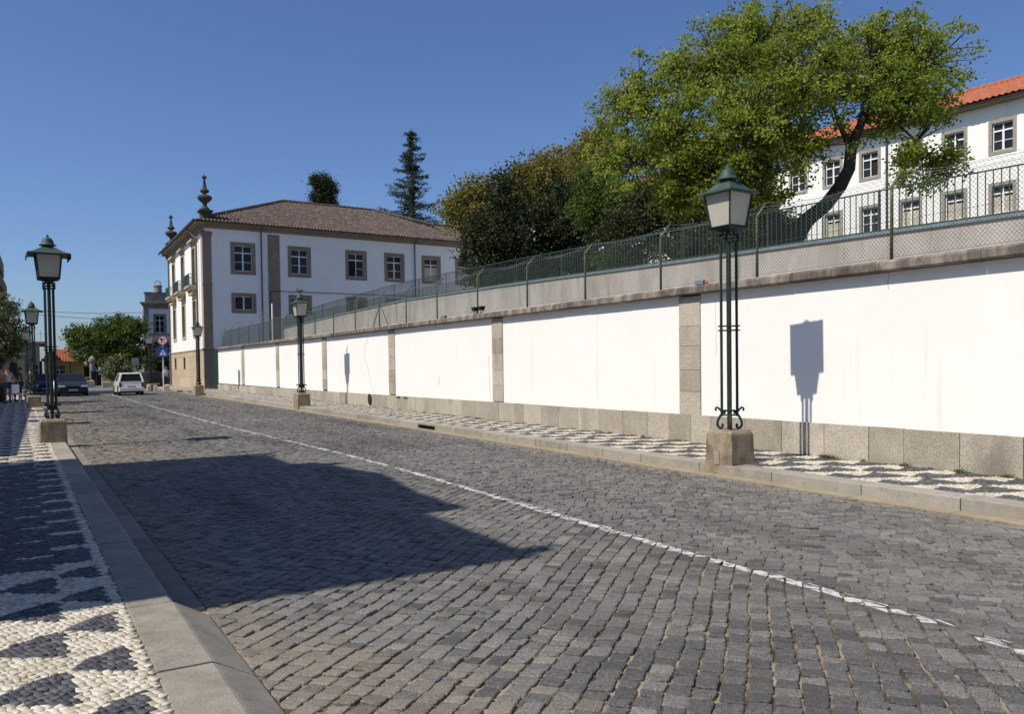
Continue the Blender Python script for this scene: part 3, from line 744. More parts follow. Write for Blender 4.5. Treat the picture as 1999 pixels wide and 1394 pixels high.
# ------------------------------------------------------------------ STREET LAMPS
def make_lamp(loc, label, group, brim=.328, fascia=0, rot=0, near=False, s=1.0, lean=(0, 0), plinth_low=0.0):
    t = empty('street_lamp', label, 'street lamp', group, loc=loc, rot=rot)
    G, GR_ = M['green_metal'], M['green_roof']
    pz = .53
    p = MB(); n = 1
    p.frust((0, 0), plinth_low, pz-.05, .262, .245); p.frust((0, 0), pz-.052, pz, .244, .205)
    o = p.build('plinth', M['plinth'], t, bevel=.014)
    if near:
        MB().box(-.268, -.258, -.02, .07, .02, .22).build('metal_plate', M['granite_grey'], o)
        c = MB(); 
    lx, ly = lean
    at_z = lambda z: (lx*(z-pz)/3.4, ly*(z-pz)/3.4)
    def T(name, mb, m_, par=t, smooth=False, bevel=0):
        if name in ('rod', 'collar', 'scroll_foot', 'scroll_leaf', 'head_bracket'):   # these stand on the diagonals
            mb.v = [((x - y)*.7071, (x + y)*.7071, z) for x, y, z in mb.v]
        mb.v = [(x + at_z(z)[0], y + at_z(z)[1], z) for x, y, z in mb.v]
        return mb.build(name, m_, par, smooth, bevel)
    T('centre_pole', MB().tube([(0, 0, pz), (0, 0, 3.56)], .036, 10), G, smooth=False)
    a = .112
    for dx, dy in ((a, 0), (-a, 0), (0, a), (0, -a)):
        T('rod', MB().tube([(dx, dy, pz + .2), (dx, dy, 3.36)], .0205, 8), G)
    for z in (pz+.205, pz+.275, pz+1.48, pz+1.545, pz+2.80, pz+2.855, pz+2.91):
        m = MB(); w_ = a + .045 if z > pz+.5 else a + .03
        m.box(-w_, w_, -.022, .022, z, z+.022); m.box(-.022, .022, -w_, -.0225, z, z+.022); m.box(-.022, .022, .0225, w_, z, z+.022)
        T('collar', m, G)
    # scrolled feet and head brackets
    for q in range(4):
        ca, sa = math.cos(q*math.pi/2), math.sin(q*math.pi/2)
        cur = [(.05, .29), (.10, .25), (.145, .19), (.175, .12), (.178, .07), (.16, .035), (.13, .022), (.105, .035), (.1, .065), (.118, .085)]
        T('scroll_foot', MB().tube([(r*ca, r*sa, pz + z) for r, z in cur], .021, 6), G, smooth=True)
        cur = [(.06, .24), (.11, .265), (.15, .31), (.175, .335), (.2, .325), (.205, .30), (.19, .285)]
        T('scroll_leaf', MB().tube([(r*ca, r*sa, pz + z) for r, z in cur], .018, 6), G, smooth=True)
        cur = [(a, 3.30), (a+.03, 3.37), (a+.02, 3.43), (.09, 3.46), (.07, 3.50), (.13, 3.53)]
        T('head_bracket', MB().tube([(r*ca, r*sa, z) for r, z in cur], .019, 6), G, smooth=True)
    zb, zt = 3.55, 4.045
    hb, ht = (.178, .245) if not fascia else (.192, .240)
    T('lantern_base', MB().frust((0, 0), zb-.03, zb, hb+.0, hb+.022).frust((0, 0), zb-.06, zb-.0305, .1, .15), G)
    # lantern corners
    cm = MB()
    for sx in (-1, 1):
        for sy in (-1, 1):
            cm.tube([(sx*hb, sy*hb, zb), (sx*ht, sy*ht, zt)], .017, 4)
    for (x0, y0, x1, y1) in ((-1,-1,1,-1), (1,-1,1,1), (1,1,-1,1), (-1,1,-1,-1)):
        cm.tube([(x0*hb, y0*hb, zb+.012), (x1*hb, y1*hb, zb+.012)], .014, 4)
    T('lantern_frame', cm, G)
    for q in range(4):
        ca, sa = math.cos(q*math.pi/2), math.sin(q*math.pi/2); e = -.012
        f_ = lambda u, h, z: ((h+e)*ca - u*sa, (h+e)*sa + u*ca, z)
        T('glass_panel', MB().poly([f_(-hb, hb, zb), f_(hb, hb, zb), f_(ht, ht, zt), f_(-ht, ht, zt)]), M['lampglass'])
    rm = MB()
    rm.frust((0, 0), zt, zt+.022+fascia*.0, brim, brim)
    # pyramid roof, slightly flared
    for z0, z1, a0, a1 in ((zt+.0225, zt+.07, brim, brim*.68), (zt+.07, zt+.165, brim*.68, .135)):
        rm.frust((0, 0), z0, z1, a0, a1)
    T('roof', rm, GR_)
    if fascia:
        fm = MB()
        for q in (0, 2):
            ca, sa = math.cos(q*math.pi/2), math.sin(q*math.pi/2)
            pts = [(brim, -brim), (brim, brim), (brim-.01, brim-.01), (brim-.01, -brim+.01)]
            i0 = [fm.pt((x*ca - y*sa, x*sa + y*ca, zt-fascia)) for x, y in pts]; i1 = [fm.pt((x*ca - y*sa, x*sa + y*ca, zt)) for x, y in pts]
            for k in range(4): fm.face((i0[k], i0[(k+1) % 4], i1[(k+1) % 4], i1[k]))
        T('fascia', fm, G)
    z0 = zt + .15
    T('vent_neck', MB().lathe([(.115, 0), (.115, .075)], (0, 0, z0), 14), G)
    T('cap', MB().lathe([(.168, .066), (.172, .076), (.135, .095), (.118, .13), (.108, .175), (.085, .215), (.045, .24), (.024, .247), (.022, .27), (.028, .285), (.010, .305)], (0, 0, z0), 16), GR_, smooth=True)
    return t
LG = 'lantern lamps on stone plinths along the white wall'
make_lamp((8.92, 8.82, .12), 'nearest green lantern lamp on a stone plinth, its shadow falling on the white wall', LG, near=True, rot=R(4), lean=(.0, .0), plinth_low=-.12)
make_lamp((8.84, 31.7, .12), 'green lantern lamp beside the white wall with a pigeon sitting on its cap', LG, rot=R(4), plinth_low=-.12)
make_lamp((8.3, 52.6, .12), 'lantern lamp in front of the tall building\'s ochre stone base', LG, rot=R(3), plinth_low=-.12)
make_lamp((7.02, 66.2, .02), 'lantern lamp rising just left of the no left turn sign', LG, rot=R(3))
make_lamp((8.78, 115, -.4), 'small distant lantern lamp sticking out above the flowering bush', 'far lantern lamps in the square', rot=R(3))
make_lamp((8.6, 150, -1.0), 'small distant lantern lamp left of the flowering bush', 'far lantern lamps in the square', rot=R(3))
make_lamp((6.9, 150, -1.6), 'small distant lantern lamp above the round no-stopping sign', 'far lantern lamps in the square', rot=R(3))
LG2 = 'lantern lamps along the left kerb'
make_lamp((.165, 20.05, .10), 'large lantern lamp in the left foreground with a wide flat brim over the left kerb', LG2, brim=.405, fascia=.085, rot=R(3.5), plinth_low=-.05)
make_lamp((-.33, 39.4, .10), 'second lantern lamp on the left kerb, just behind the nearest one', LG2, brim=.405, fascia=.02, rot=R(3.5))
make_lamp((-.78, 55.5, -.1), 'third lantern lamp on the left kerb, half hidden by the leafy tree', LG2, brim=.36, fascia=.02, rot=R(3.5))

pg = MB(); pg.ball((0, 0, .06), .12, .055, .06, 10, 6); pg.ball((.11, 0, .125), .038, .034, .036, 8, 5)
pg.tube([(.07, 0, .08), (.11, 0, .12)], [.045, .03], 8); pg.frust((-.15, 0), .035, .055, .06, .05, k0=.03, k1=.02); pg.tube([(.14, 0, .12), (.165, 0, .115)], [.012, .002], 5)
for s_ in (-.02, .02): pg.tube([(0, s_, .02), (0, s_, -.01)], .006, 4)
b = pg.build('pigeon', flat('pigeon_grey', (.10, .105, .13)), None, True); b.location = (8.84, 31.7, 4.63); b.rotation_euler = (0, 0, R(160))
tag(b, 'grey pigeon perched on top of the middle lantern lamp', 'pigeon')

# ------------------------------------------------------------------ BUILDINGS
def facade_cells(mb, U0, U1, Z0, Z1, holes, put):
    us = sorted({U0, U1} | {h[0] for h in holes} | {h[1] for h in holes}); zs = sorted({Z0, Z1} | {h[2] for h in holes} | {h[3] for h in holes})
    us = [u for u in us if U0 <= u <= U1]; zs = [z for z in zs if Z0 <= z <= Z1]
    for a, b in zip(us, us[1:]):
        for c, d in zip(zs, zs[1:]):
            cu, cz = (a+b)/2, (c+d)/2
            if any(h[0] < cu < h[1] and h[2] < cz < h[3] for h in holes): continue
            mb.poly([put(a, 0, c), put(b, 0, c), put(b, 0, d), put(a, 0, d)])
class Plan:
    """local frame of one facade: u along it, d into the building, z up"""
    def __init__(s, o, u, d): s.o = Vector((*o, 0)); s.u = Vector((*u, 0)).normalized(); s.d = Vector((*d, 0)).normalized()
    def __call__(s, u, d, z): p = s.o + s.u*u + s.d*d; return (p.x, p.y, z)
def add(name, mb, m, parent, smooth=False, bevel=0):
    return child_world_any(mb.build(name, m, parent, smooth, bevel))
def child_world_any(o):
    off = Vector(o.parent.location) if o.parent.parent is None else Vector((0, 0, 0))
    o.matrix_parent_inverse = Matrix.Translation(-off); return o
def bx(P, *a, tone=.5):
    m = MB(); m.M = P; m.box(*a, tone=tone); m.M = None; return m

def window(P, b, u, z, w, h, fr=.26, style='six', trim='trim', depth=.22, proud=.03, cill=True, pane='pane', open_left=False, curtain=False, sash='sash'):
    """u,z: lower left of the opening; stone surround > sash, pane"""
    m = MB(); m.M = P
    m.box(u-fr, u, -proud, depth, z-fr, z+h+fr); m.box(u+w, u+w+fr, -proud, depth, z-fr, z+h+fr)
    m.box(u+.001, u+w-.001, -proud, depth, z-fr, z); m.box(u+.001, u+w-.001, -proud, depth, z+h, z+h+fr)
    m.M = None
    o = add('window', m, M[trim], b)
    mw = MB(); mw.M = P; t = .045; d0, d1 = depth*.55, depth*.55+.05
    e = .002
    x0, x1, y0, y1 = u+e, u+w-e, z+e, z+h-e
    mw.box(x0, x0+t, d0, d1, y0, y1); mw.box(x1-t, x1, d0, d1, y0, y1); mw.box(x0+t, x1-t, d0, d1, y0, y0+t*1.2); mw.box(x0+t, x1-t, d0, d1, y1-t, y1)
    tr = y0 + (y1-y0)*.72 if style in ('six', 'ten') else None
    top = tr if tr else y1
    if tr: mw.box(x0+t, x1-t, d0-.01, d1, tr-.04, tr+.04)
    xm = (x0+x1)/2
    if not open_left:
        mw.box(xm-.05, xm+.05, d0-.01, d1, y0+t, (tr-.04) if tr else y1-t)
        n = 2 if style != 'plain' else 1
        if style == 'ten': n = 4
    else:
        mw.box(xm-.03, xm+.02, d0-.01, d1, y0+t, tr-.04); n = 2
    if tr: mw.box(xm-.025, xm+.025, d0, d1, tr+.04, y1-t)
    for k in range(1, n):
        zz = y0 + (top-y0)*k/n
        if not open_left: mw.box(x0+t, xm-.05, d0+.01, d1, zz-.016, zz+.016)
        mw.box(xm+.05, x1-t, d0+.01, d1, zz-.016, zz+.016)
    mw.M = None
    add('sash', mw, M[sash], o)
    mp = MB(); mp.M = P
    if open_left:
        mp.poly([(xm, d1-.01, y0), (x1, d1-.01, y0), (x1, d1-.01, tr), (xm, d1-.01, tr)]); mp.poly([(x0, d1-.01, tr), (x1, d1-.01, tr), (x1, d1-.01, y1), (x0, d1-.01, y1)])
    else: mp.poly([(x0, d1-.01, y0), (x1, d1-.01, y0), (x1, d1-.01, y1), (x0, d1-.01, y1)])
    mp.M = None
    add('pane', mp, M[pane], o)
    mk = MB(); mk.M = P
    mk.box(u-.3, u+w+.3, depth+.001, depth+.6, z-.3, z+h+.3); mk.M = None
    add('dark_room', mk, M['black'], o)
    if curtain:
        mc = MB(); mc.M = P
        c0, c1 = (y0, y0 + (top-y0)*.85)
        mc.poly([(x0+t, d1-.02, c0), (x1-t, d1-.02, c0), (x1-t, d1-.02, c1), (x0+t, d1-.02, c1)]); mc.M = None
        add('blind', mc, M['curtain'], o)
    return o

def tiled_slope(name, parent, m, e0, e1, r0, r1, pitch=.24, row=.42, amp=.05, odd=0.006, seed=1):
    """barrel tile roof slope between eave e0-e1 and ridge r0-r1 (3d points)"""
    rg = np.random.RandomState(seed)
    e0, e1, r0, r1 = map(lambda v: np.array(v, float), (e0, e1, r0, r1))
    ed = (e1 - e0); L_ = np.linalg.norm(ed); ed /= L_
    up = r0 - e0; up = up - ed*up.dot(ed); H = np.linalg.norm(up); up /= H
    nrm = np.cross(ed, up); nrm = nrm if nrm[2] > 0 else -nrm
    a0 = (r0-e0).dot(ed); a1 = (r1-e0).dot(ed)
    nr = max(2, int(H/row)); nc = max(2, int(L_/pitch)); sub = 6
    V = []; F = []; T = []; 
    for j in range(nr):
        h0, h1 = H*j/nr, H*(j+1)/nr
        tlo, thi = h0/H, h1/H
        for i in range(nc):
            c = (i+.5)*L_/nc
            tm = (tlo+thi)/2
            if not (a0*tm - .02 <= c <= L_ + (a1-L_)*tm + .02): continue
            base = len(V); sh = rg.uniform(-.012, .012)
            for hh, lift in ((h0 - .04, .03), (h1, .0)):
                for k in range(sub+1):
                    x = (i + k/sub)*L_/nc; ph = (k/sub)*2*math.pi
                    zz = amp*max(-.35, math.cos(ph - math.pi)) + lift + sh*.5
                    V.append(e0 + ed*x + up*(hh+sh) + nrm*zz)
            tn = float(np.clip(rg.normal(.45, .17), 0, .85)); 
            if rg.rand() < odd: tn = 1.0
            for k in range(sub): F.append((base+k, base+k+1, base+sub+1+k+1, base+sub+1+k)); T.append(tn)
            b2 = len(V)    # the open end of the tile
            for k in range(sub+1): V.append(V[base+k] - nrm*.03)
            for k in range(sub): F.append((b2+k, b2+k+1, base+k+1, base+k)); T.append(tn*.5)
    o = new_obj(name, fast_mesh(name, np.array(V), np.array(F), np.array(T), m), parent)
    o['kind'] = 'stuff'
    return child_world_any(o)
def ridge_tiles(parent, m, p0, p1, r=.12, step=.42):
    p0, p1 = Vector(p0), Vector(p1); L_ = (p1-p0).length; n = int(L_/step); mb = MB(); d = (p1-p0).normalized()
    for i in range(n):
        a = p0 + d*(i*L_/n); b = p0 + d*((i+1)*L_/n + .04)
        mb.tube([a + Vector((0, 0, .03)), b], [r*1.15, r*.95], 7, tone=rnd.uniform(.1, .6))
    o = mb.build('ridge_tiles', m, parent); o['kind'] = 'stuff'; return child_world_any(o)

# ---- the long white building at the end of the wall
C0 = (10.55, 63.5)
Bl = empty('street_corner_building', 'long two storey white building with brown tiled roof and stone finials beyond the wall', 'building', loc=(10.55, 63.5, .13))
c2, s2 = math.cos(R(3.5)), math.sin(R(3.5))
PL = Plan(C0, (c2, s2), (0, 1))           # long shaded facade
PS = Plan(C0, (0, 1), (c2, s2))           # short sunlit facade on the street
LENL, LENS, ZE = 34.0, 19.0, 12.45
UW = [(2.24, 'n'), (6.65, 'n'), (11.45, 'o'), (14.92, 'n'), (18.45, 'c'), (21.8, 'c'), (25.2, 'n'), (28.6, 'n')]
holes = []
for u, k in UW:
    holes.append((u, u+1.36, 9.05, 10.98)); holes.append((u, u+1.36, 6.1, 7.12))
mb = MB(); facade_cells(mb, 0, LENL, -.2, ZE, holes, PL); add('long_wall', mb, M['plaster_shaded'], Bl)
for u, k in UW:
    window(PL, Bl, u, 9.05, 1.36, 1.93, open_left=(k == 'o'), curtain=(k == 'c'))
    window(PL, Bl, u, 6.1, 1.36, 1.02, style='plain')
# short facade: three tall balcony windows above three tall windows, small basement openings
SW = [(3.55, 1.5), (9.25, 1.5), (14.7, 1.5)]
holes = []
for u, w in SW: holes += [(u, u+w, 8.25, 11.15), (u, u+w, 4.35, 7.0)]
for u in (9.3, 14.6): holes.append((u, u+1.1, 1.6, 2.6))
mb = MB(); facade_cells(mb, 0, LENS, 3.0, ZE, [h for h in holes if h[2] > 3], PS); add('street_wall', mb, M['plaster'], Bl)
# ochre granite base in big blocks
zb = [-.25, .95, 1.6, 2.6, 3.06]
ub = [0, 1.6, 3.3, 5.1, 7.2, 9.3, 10.4, 12.4, 14.6, 15.7, 17.4, LENS]
for z0, z1 in zip(zb, zb[1:]):
    for a, b in zip(ub, ub[1:]):
        if (z0, z1) == (1.6, 2.6) and a in (9.3, 14.6): continue
        add('base_block', bx(PS, a+.006, b-.006, -.07, .5, z0+.006, z1-.006, tone=rnd.random()), M['trim_light'], Bl)
m = MB(); m.M = PS; m.box(-.05, LENS, -.12, .3, 3.062, 3.16); m.M = None; add('base_moulding', m, M['trim_light'], Bl)
for u in (9.3, 14.6):
    add('basement_window', bx(PS, u, u+1.1, .12, .2, 1.6, 2.6), M['pane'], Bl)
    mb = MB(); mb.M = PS
    for k in range(1, 5): mb.box(u + k*.22-.012, u + k*.22+.012, .03, .05, 1.6, 2.6)
    mb.M = None; add('window_grille', mb, M['black'], Bl)
for u, w in SW:
    window(PS, Bl, u, 4.35, w, 2.65, fr=.24, style='six', trim='trim_light', depth=.5, proud=.05)
    window(PS, Bl, u, 8.25, w, 2.9, fr=.24, style='ten', trim='trim_light', depth=.5, proud=.05)
    m = MB(); m.M = PS
    m.box(u-.3, u+w+.3, -.12, .05, 11.42, 11.6); m.box(u-.42, u+w+.42, -.34, .05, 11.602, 11.76); m.M = None; add('window_hood', m, M['trim_light'], Bl)
    b_ = MB(); b_.M = PS
    b_.box(u-.55, u+w+.55, -.62, 0, 7.98, 8.12); b_.box(u-.45, u+w+.45, -.52, 0, 7.82, 7.978); b_.box(u-.2, u+w+.2, -.35, 0, 7.45, 7.818); b_.M = None
    add('balcony_slab', b_, M['trim_light'], Bl)
    g_ = MB(); g_.M = PS
    for z in (8.14, 8.98): g_.box(u-.52, u+w+.52, -.6, -.56, z, z+.05)
    k = u-.52
    while k <= u+w+.52: g_.box(k-.012, k+.012, -.595, -.565, 8.19, 8.98); k += .13
    for s_ in (u-.52, u+w+.48):
        for z in (8.14, 8.98): g_.box(s_, s_+.04, -.56, 0, z, z+.05)
        for j in range(5): g_.box(s_+.01, s_+.03, -.5 + j*.11, -.48 + j*.11, 8.19, 8.98)
    g_.box(u-.5, u+w+.5, -.575, -.57, 8.22, 8.95)
    g_.M = None; add('balcony_railing', g_, M['balcony'], Bl)
# corner pilaster and second pilaster of granite blocks
def pil(P, u0, u1, z0, z1, out, m_, d=.25):
    z = z0
    while z < z1 - .1:
        h = min(rnd.uniform(.8, 1.3), z1 - z)
        add('pilaster_block', bx(P, u0, u1, -out, d, z+.004, z+h-.004, tone=rnd.random()), m_, Bl); z += h
pil(PL, -.055, .58, 3.17, 11.9, .055, M['trim']); pil(PL, -.12, .68, -.2, 3.05, .12, M['trim'])
pil(PL, 4.82, 5.74, -.2, 12.0, .05, M['trim'])
pil(PS, .03, .85, 3.17, 11.9, .05, M['trim_light'], d=.02); pil(PS, LENS-.85, LENS, 3.17, 11.9, .05, M['trim_light'], d=.02)
for z, o_ in ((3.06, .2), (7.9, .09), (11.5, .1), (11.72, .14)):
    add('pilaster_band', bx(PL, -o_, .58 + o_*.7, -o_, .3, z, z+.11), M['trim'], Bl)
# cornice
for P, L_, u0 in ((PL, LENL, .0), (PS, LENS, .0)):
    for k, (z0, z1, o_) in enumerate(((11.9, 12.1, .12), (12.102, 12.3, .22), (12.302, 12.5, .38 if P is PL else .55))):
        if P is PL: z0 += .25; z1 += .22 
        if P is PL and k == 0: z0 = 12.15; z1 = 12.33
        if P is PL and k == 1: z0 = 12.332; z1 = 12.45
        if P is PL and k == 2: z0 = 12.452; z1 = 12.56
        add('cornice', bx(P, -o_ if P is PL else -o_+.05, L_+.2, -o_, .1 if P is PL else .08, z0, z1), M['trim'], Bl)
E_ = .6; RZ = 16.55; ZR = 12.62
def LP(u, v, z): return PL(u, v, z)
tiled_slope('roof_tiles', Bl, M['tile_brown'], LP(-E_, -E_, ZR), LP(24.6, -E_, ZR), LP(8.6, 9.0, RZ), LP(17.2, 9.0, RZ), seed=3, pitch=.27)
tiled_slope('roof_tiles', Bl, M['tile_brown'], LP(-E_, -E_, ZR), LP(-E_, LENS+E_, ZR), LP(8.6, 9.0, RZ), LP(8.6, 10.5, RZ), seed=4, pitch=.27)
tiled_slope('roof_tiles', Bl, M['tile_brown'], LP(21.3, -E_, ZR), LP(35, -E_, ZR), LP(21.3, 4.2, 14.72), LP(35, 4.2, 14.72), seed=5, pitch=.27)
m = MB(); m.poly([LP(8.6, 9, RZ-.03), LP(17.2, 9, RZ-.03), LP(26.5, 19.6, ZR), LP(-E_, 19.6, ZR)]); m.poly([LP(17.2, 9, RZ-.03), LP(24.8, -E_, ZR-.04), LP(26.5, 19.6, ZR)])
m.poly([LP(21.3, 4.2, 14.7), LP(35, 4.2, 14.7), LP(35, 9, ZR), LP(21.3, 9, ZR)]); add('rear_roof', m, M['tile_brown'], Bl)
m = MB(); m.poly([LP(-E_, -E_, ZR-.03), LP(35, -E_, ZR-.03), LP(35, 19.6, ZR-.03), LP(-E_, 19.6, ZR-.03)]); add('eave_soffit', m, M['trim'], Bl)
ridge_tiles(Bl, M['tile_brown'], LP(-E_+.5, -E_+.5, ZR+.25), LP(8.6, 9.0, RZ+.05)); ridge_tiles(Bl, M['tile_brown'], LP(8.6, 9.0, RZ+.05), LP(17.2, 9.0, RZ+.05))
ridge_tiles(Bl, M['tile_brown'], LP(17.2, 9.0, RZ+.05), LP(21.4, 4.2, 14.8)); ridge_tiles(Bl, M['tile_brown'], LP(21.4, 4.2, 14.8), LP(35, 4.2, 14.8))
m = MB(); m.tube([LP(-.74, -.7, 12.56), LP(-.74, LENS+.7, 12.56)], .09, 8); add('gutter_pipe', m, M['pipe'], Bl)
m = MB()
for k, (p_) in enumerate((((-.1, 0), (4.6, 12.45), (4.28, 12.1), (4.3, 3.2)),)): pass
def pipe(P, pts, r=.055): 
    m = MB(); m.tube([P(*p) for p in pts], r, 8); add('downpipe', m, M['pipe'], Bl)
pipe(PL, [(4.42, -.4, 12.5), (4.3, -.12, 12.15), (4.3, -.1, .3)]); pipe(PL, [(17.62, -.4, 12.5), (17.5, -.12, 12.15), (17.5, -.1, .3)])
pipe(PS, [(3.2, -.72, 12.5), (2.0, -.16, 11.6), (2.0, -.16, .1)], .06); pipe(PS, [(17.7, -.6, 12.4), (17.7, -.16, 11.9), (17.7, -.16, .1)], .06)
m = MB(); m.tube([PL(4.95, -.09, 3.5), PL(4.95, -.09, 7.6), PL(5.1, -.09, 7.62), PL(30, -.07, 7.66)], .028, 6); add('cable_conduit', m, M['pipe'], Bl)
m = MB(); m.tube([(PL(4.43, -2.6, 0)[0], 61.2, 3.0), (PL(4.43, 0, 0)[0], 61.2, 6.45)], .06, 8); pol = m.build('white_pole', M['sash']); tag(pol, 'thin white pole standing in front of the shaded long facade', 'pole')
def finial(u, v, label):
    p = PL(u, v, 0); t = empty('stone_finial', label, 'finial', 'stone finials on the roof corners', loc=(p[0], p[1], 12.55))
    t.scale = (1, 1, .83)
    MB().frust((0, 0), 0, .95, .36, .34).frust((0, 0), .951, 1.1, .5, .5).build('finial_block', M['lichen_shade'], t)
    MB().lathe([(.38, 1.1), (.36, 1.25), (.2, 1.45), (.14, 1.6), (.16, 1.75), (.36, 1.95), (.52, 2.15), (.54, 2.3), (.42, 2.45), (.16, 2.55), (.14, 2.66), (.3, 2.76), (.34, 2.88), (.26, 3.0), (.17, 3.08),
                (.06, 3.9), (.1, 3.95), (.18, 4.05), (.18, 4.15), (.08, 4.25), (.03, 4.3), (.02, 4.45)], n=16).build('finial_urn', M['lichen_shade'], t, True)
finial(.25, .3, 'near stone finial above the building corner, the taller looking of the two')
finial(.25, LENS-.6, 'far stone finial at the left end of the sunlit facade roof')
# ---- white building with orange roof up the slope on the right
Bh = empty('hillside_building', 'long white building with orange tiled roof and two rows of small windows on the right', 'building', loc=(42, 25, 6))
c6, s6 = math.cos(R(6)), math.sin(R(6))
PB = Plan((42, 25), (-s6, c6), (c6, s6))
WU = [-9.68 + 2.355*k for k in range(21)]
holes = []; skip_up = {2.36}
for k, u in enumerate(WU): 
    holes += [(u, u+.98, 9.02, 10.42), (u, u+.98, 12.18, 13.6)]
m = MB(); facade_cells(m, -13, 40, 5.2, 14.55, holes, PB); add('front_wall', m, M['plaster'], Bh)
for k, u in enumerate(WU):
    window(PB, Bh, u, 9.02, .98, 1.40, fr=.17, trim='granite_grey', depth=.2, curtain=(k % 4 != 2), style='six')
    window(PB, Bh, u, 12.18, .98, 1.42, fr=.17, trim='granite_grey', depth=.2, style='six', open_left=(k % 5 == 1))
m = MB(); m.M = PB; m.box(-13.5, 40.5, -.55, .1, 14.56, 14.74); m.M = None; add('eave', m, M['trim'], Bh)
tiled_slope('roof_tiles', Bh, M['tile_orange'], PB(-13.6, -.75, 14.76), PB(40.6, -.75, 14.76), PB(-9.2, 4.4, 16.9), PB(36, 4.4, 16.9), seed=8, pitch=.3, odd=0)
ridge_tiles(Bh, M['tile_orange'], PB(-9.2, 4.4, 16.95), PB(36, 4.4, 16.95))
m = MB(); m.poly([PB(-9.2, 4.4, 16.85), PB(36, 4.4, 16.85), PB(40.6, 9.6, 14.7), PB(-13.6, 9.6, 14.7)]); m.poly([PB(-9.2, 4.4, 16.85), PB(-13.6, 9.6, 14.7), PB(-13.6, -.75, 14.7)]); add('rear_roof', m, M['tile_orange'], Bh)
m = MB(); m.tube([PB(3.9, -.08, 5.3), PB(3.9, -.08, 14.5)], .06, 6); add('downpipe', m, M['pipe'], Bh)

# ---- church at the end of the street
Ch = empty('church', 'weathered grey and white church front with an arched doorway window at the street end', 'church', loc=(12, 100, 0))
PC = Plan((10.15, 100), (1, 0), (0, 1))
mb = MB(); hol = [(1.12, 2.10, 5.85, 7.75), (.75, 2.75, 1.5, 5.35)]
facade_cells(mb, 0, 14, -1, 8.6, hol, PC); add('front_wall', mb, M['plaster'], Ch)
add('side_wall', bx(PC, .0, .2, .02, 2.2, -1, 8.6), M['church_stone'], Ch)
for k in range(8): add('corner_block', bx(PC, -.08, .42, -.08, .3, -1 + k*1.2 + .01, .19 + k*1.2, tone=rnd.random()), M['church_stone'], Ch)
add('string_course', bx(PC, -.1, 14, -.1, .05, 5.45, 5.68), M['church_stone'], Ch)
for k, (z0, z1, o_) in enumerate(((8.55, 8.85, .1), (8.852, 9.1, .25), (9.102, 9.25, .45))): add('cornice', bx(PC, -o_, 14, -o_, .3, z0, z1), M['church_stone'], Ch)
for k in range(4): add('parapet_block', bx(PC, .1 + k*.95, 1.04 + k*.95, .0, .5, 9.26, 10.3), M['church_stone'], Ch)
add('parapet_coping', bx(PC, .0, 14, -.08, .6, 10.302, 10.42), M['church_stone'], Ch)
m = MB(); m.lathe([(.45, 10.42), (.42, 11.0), (.5, 11.1), (.5, 11.2), (.3, 11.35)], (*PC(1.5, .3, 0)[:2], 0), 12)
m.tube([PC(1.2, .3, 11.3), PC(1.22, .3, 11.6), PC(1.5, .3, 11.75), PC(1.78, .3, 11.6), PC(1.8, .3, 11.3)], .05, 5); add('roof_urn', m, M['church_stone'], Ch)
window(PC, Ch, 1.12, 5.85, .98, 1.9, fr=.2, trim='church_stone', depth=.3, style='six')
# arch
m = MB(); n = 14; cx_, cz_, ro, ri = 1.75, 4.0, 1.25, .95
for k in range(n):
    a, b = math.pi*k/n, math.pi*(k+1)/n
    for r0, r1, d in ((ri, ro, -.1),):
        q = [(cx_ + r0*math.cos(a), cz_ + r0*math.sin(a)), (cx_ + r1*math.cos(a), cz_ + r1*math.sin(a)), (cx_ + r1*math.cos(b), cz_ + r1*math.sin(b)), (cx_ + r0*math.cos(b), cz_ + r0*math.sin(b))]
        m.poly([PC(x, d, z) for x, z in q]); m.poly([PC(x, d+.5 if i in (2, 3) else d, z) for i, (x, z) in enumerate([q[0], q[3], q[3], q[0]])])
for x0, x1 in ((cx_-ro, cx_-ri), (cx_+ri, cx_+ro)): m.M = PC; m.box(x0, x1, -.1, .4, -.5, 4.0); m.M = None
add('arch_surround', m, M['church_stone'], Ch)
m = MB(); pts = [PC(cx_ + ri*math.cos(math.pi*k/n), .25, cz_ + ri*math.sin(math.pi*k/n)) for k in range(n+1)]
m.poly(pts); m.poly([PC(cx_-ri, .25, 0), PC(cx_+ri, .25, 0), PC(cx_+ri, .25, 4.0), PC(cx_-ri, .25, 4.0)]); add('arch_glass', m, M['pane'], Ch)
m = MB()
for k in range(1, 6): m.tube([PC(cx_, .18, cz_), PC(cx_ + ri*math.cos(math.pi*k/6), .18, cz_ + ri*math.sin(math.pi*k/6))], .035, 4)
m.tube([PC(cx_-ri, .18, cz_), PC(cx_+ri, .18, cz_)], .06, 4); add('fan_bars', m, M['sash'], Ch)
mm = MB(); 
for k in range(n):
    a, b = math.pi*k/n, math.pi*(k+1)/n
    # plaster between the arch and the square opening
    q = [(cx_ + ro*math.cos(a), cz_ + ro*math.sin(a)), (cx_ + ro*math.cos(b), cz_ + ro*math.sin(b))]
    q = [(min(2.76, max(.74, x)), min(5.36, z)) for x, z in q]
    mm.poly([PC(q[0][0], -.002, q[0][1]), PC(q[1][0], -.002, q[1][1]), PC(q[1][0], -.002, 5.36), PC(q[0][0], -.002, 5.36)])
add('arch_spandrel', mm, M['plaster'], Ch)
m = MB(); m.poly([PC(-.3, 0, 9.2), PC(14, 0, 9.2), PC(14, 2.2, 9.2), PC(-.3, 2.2, 9.2)]); add('flat_roof', m, M['church_stone'], Ch)

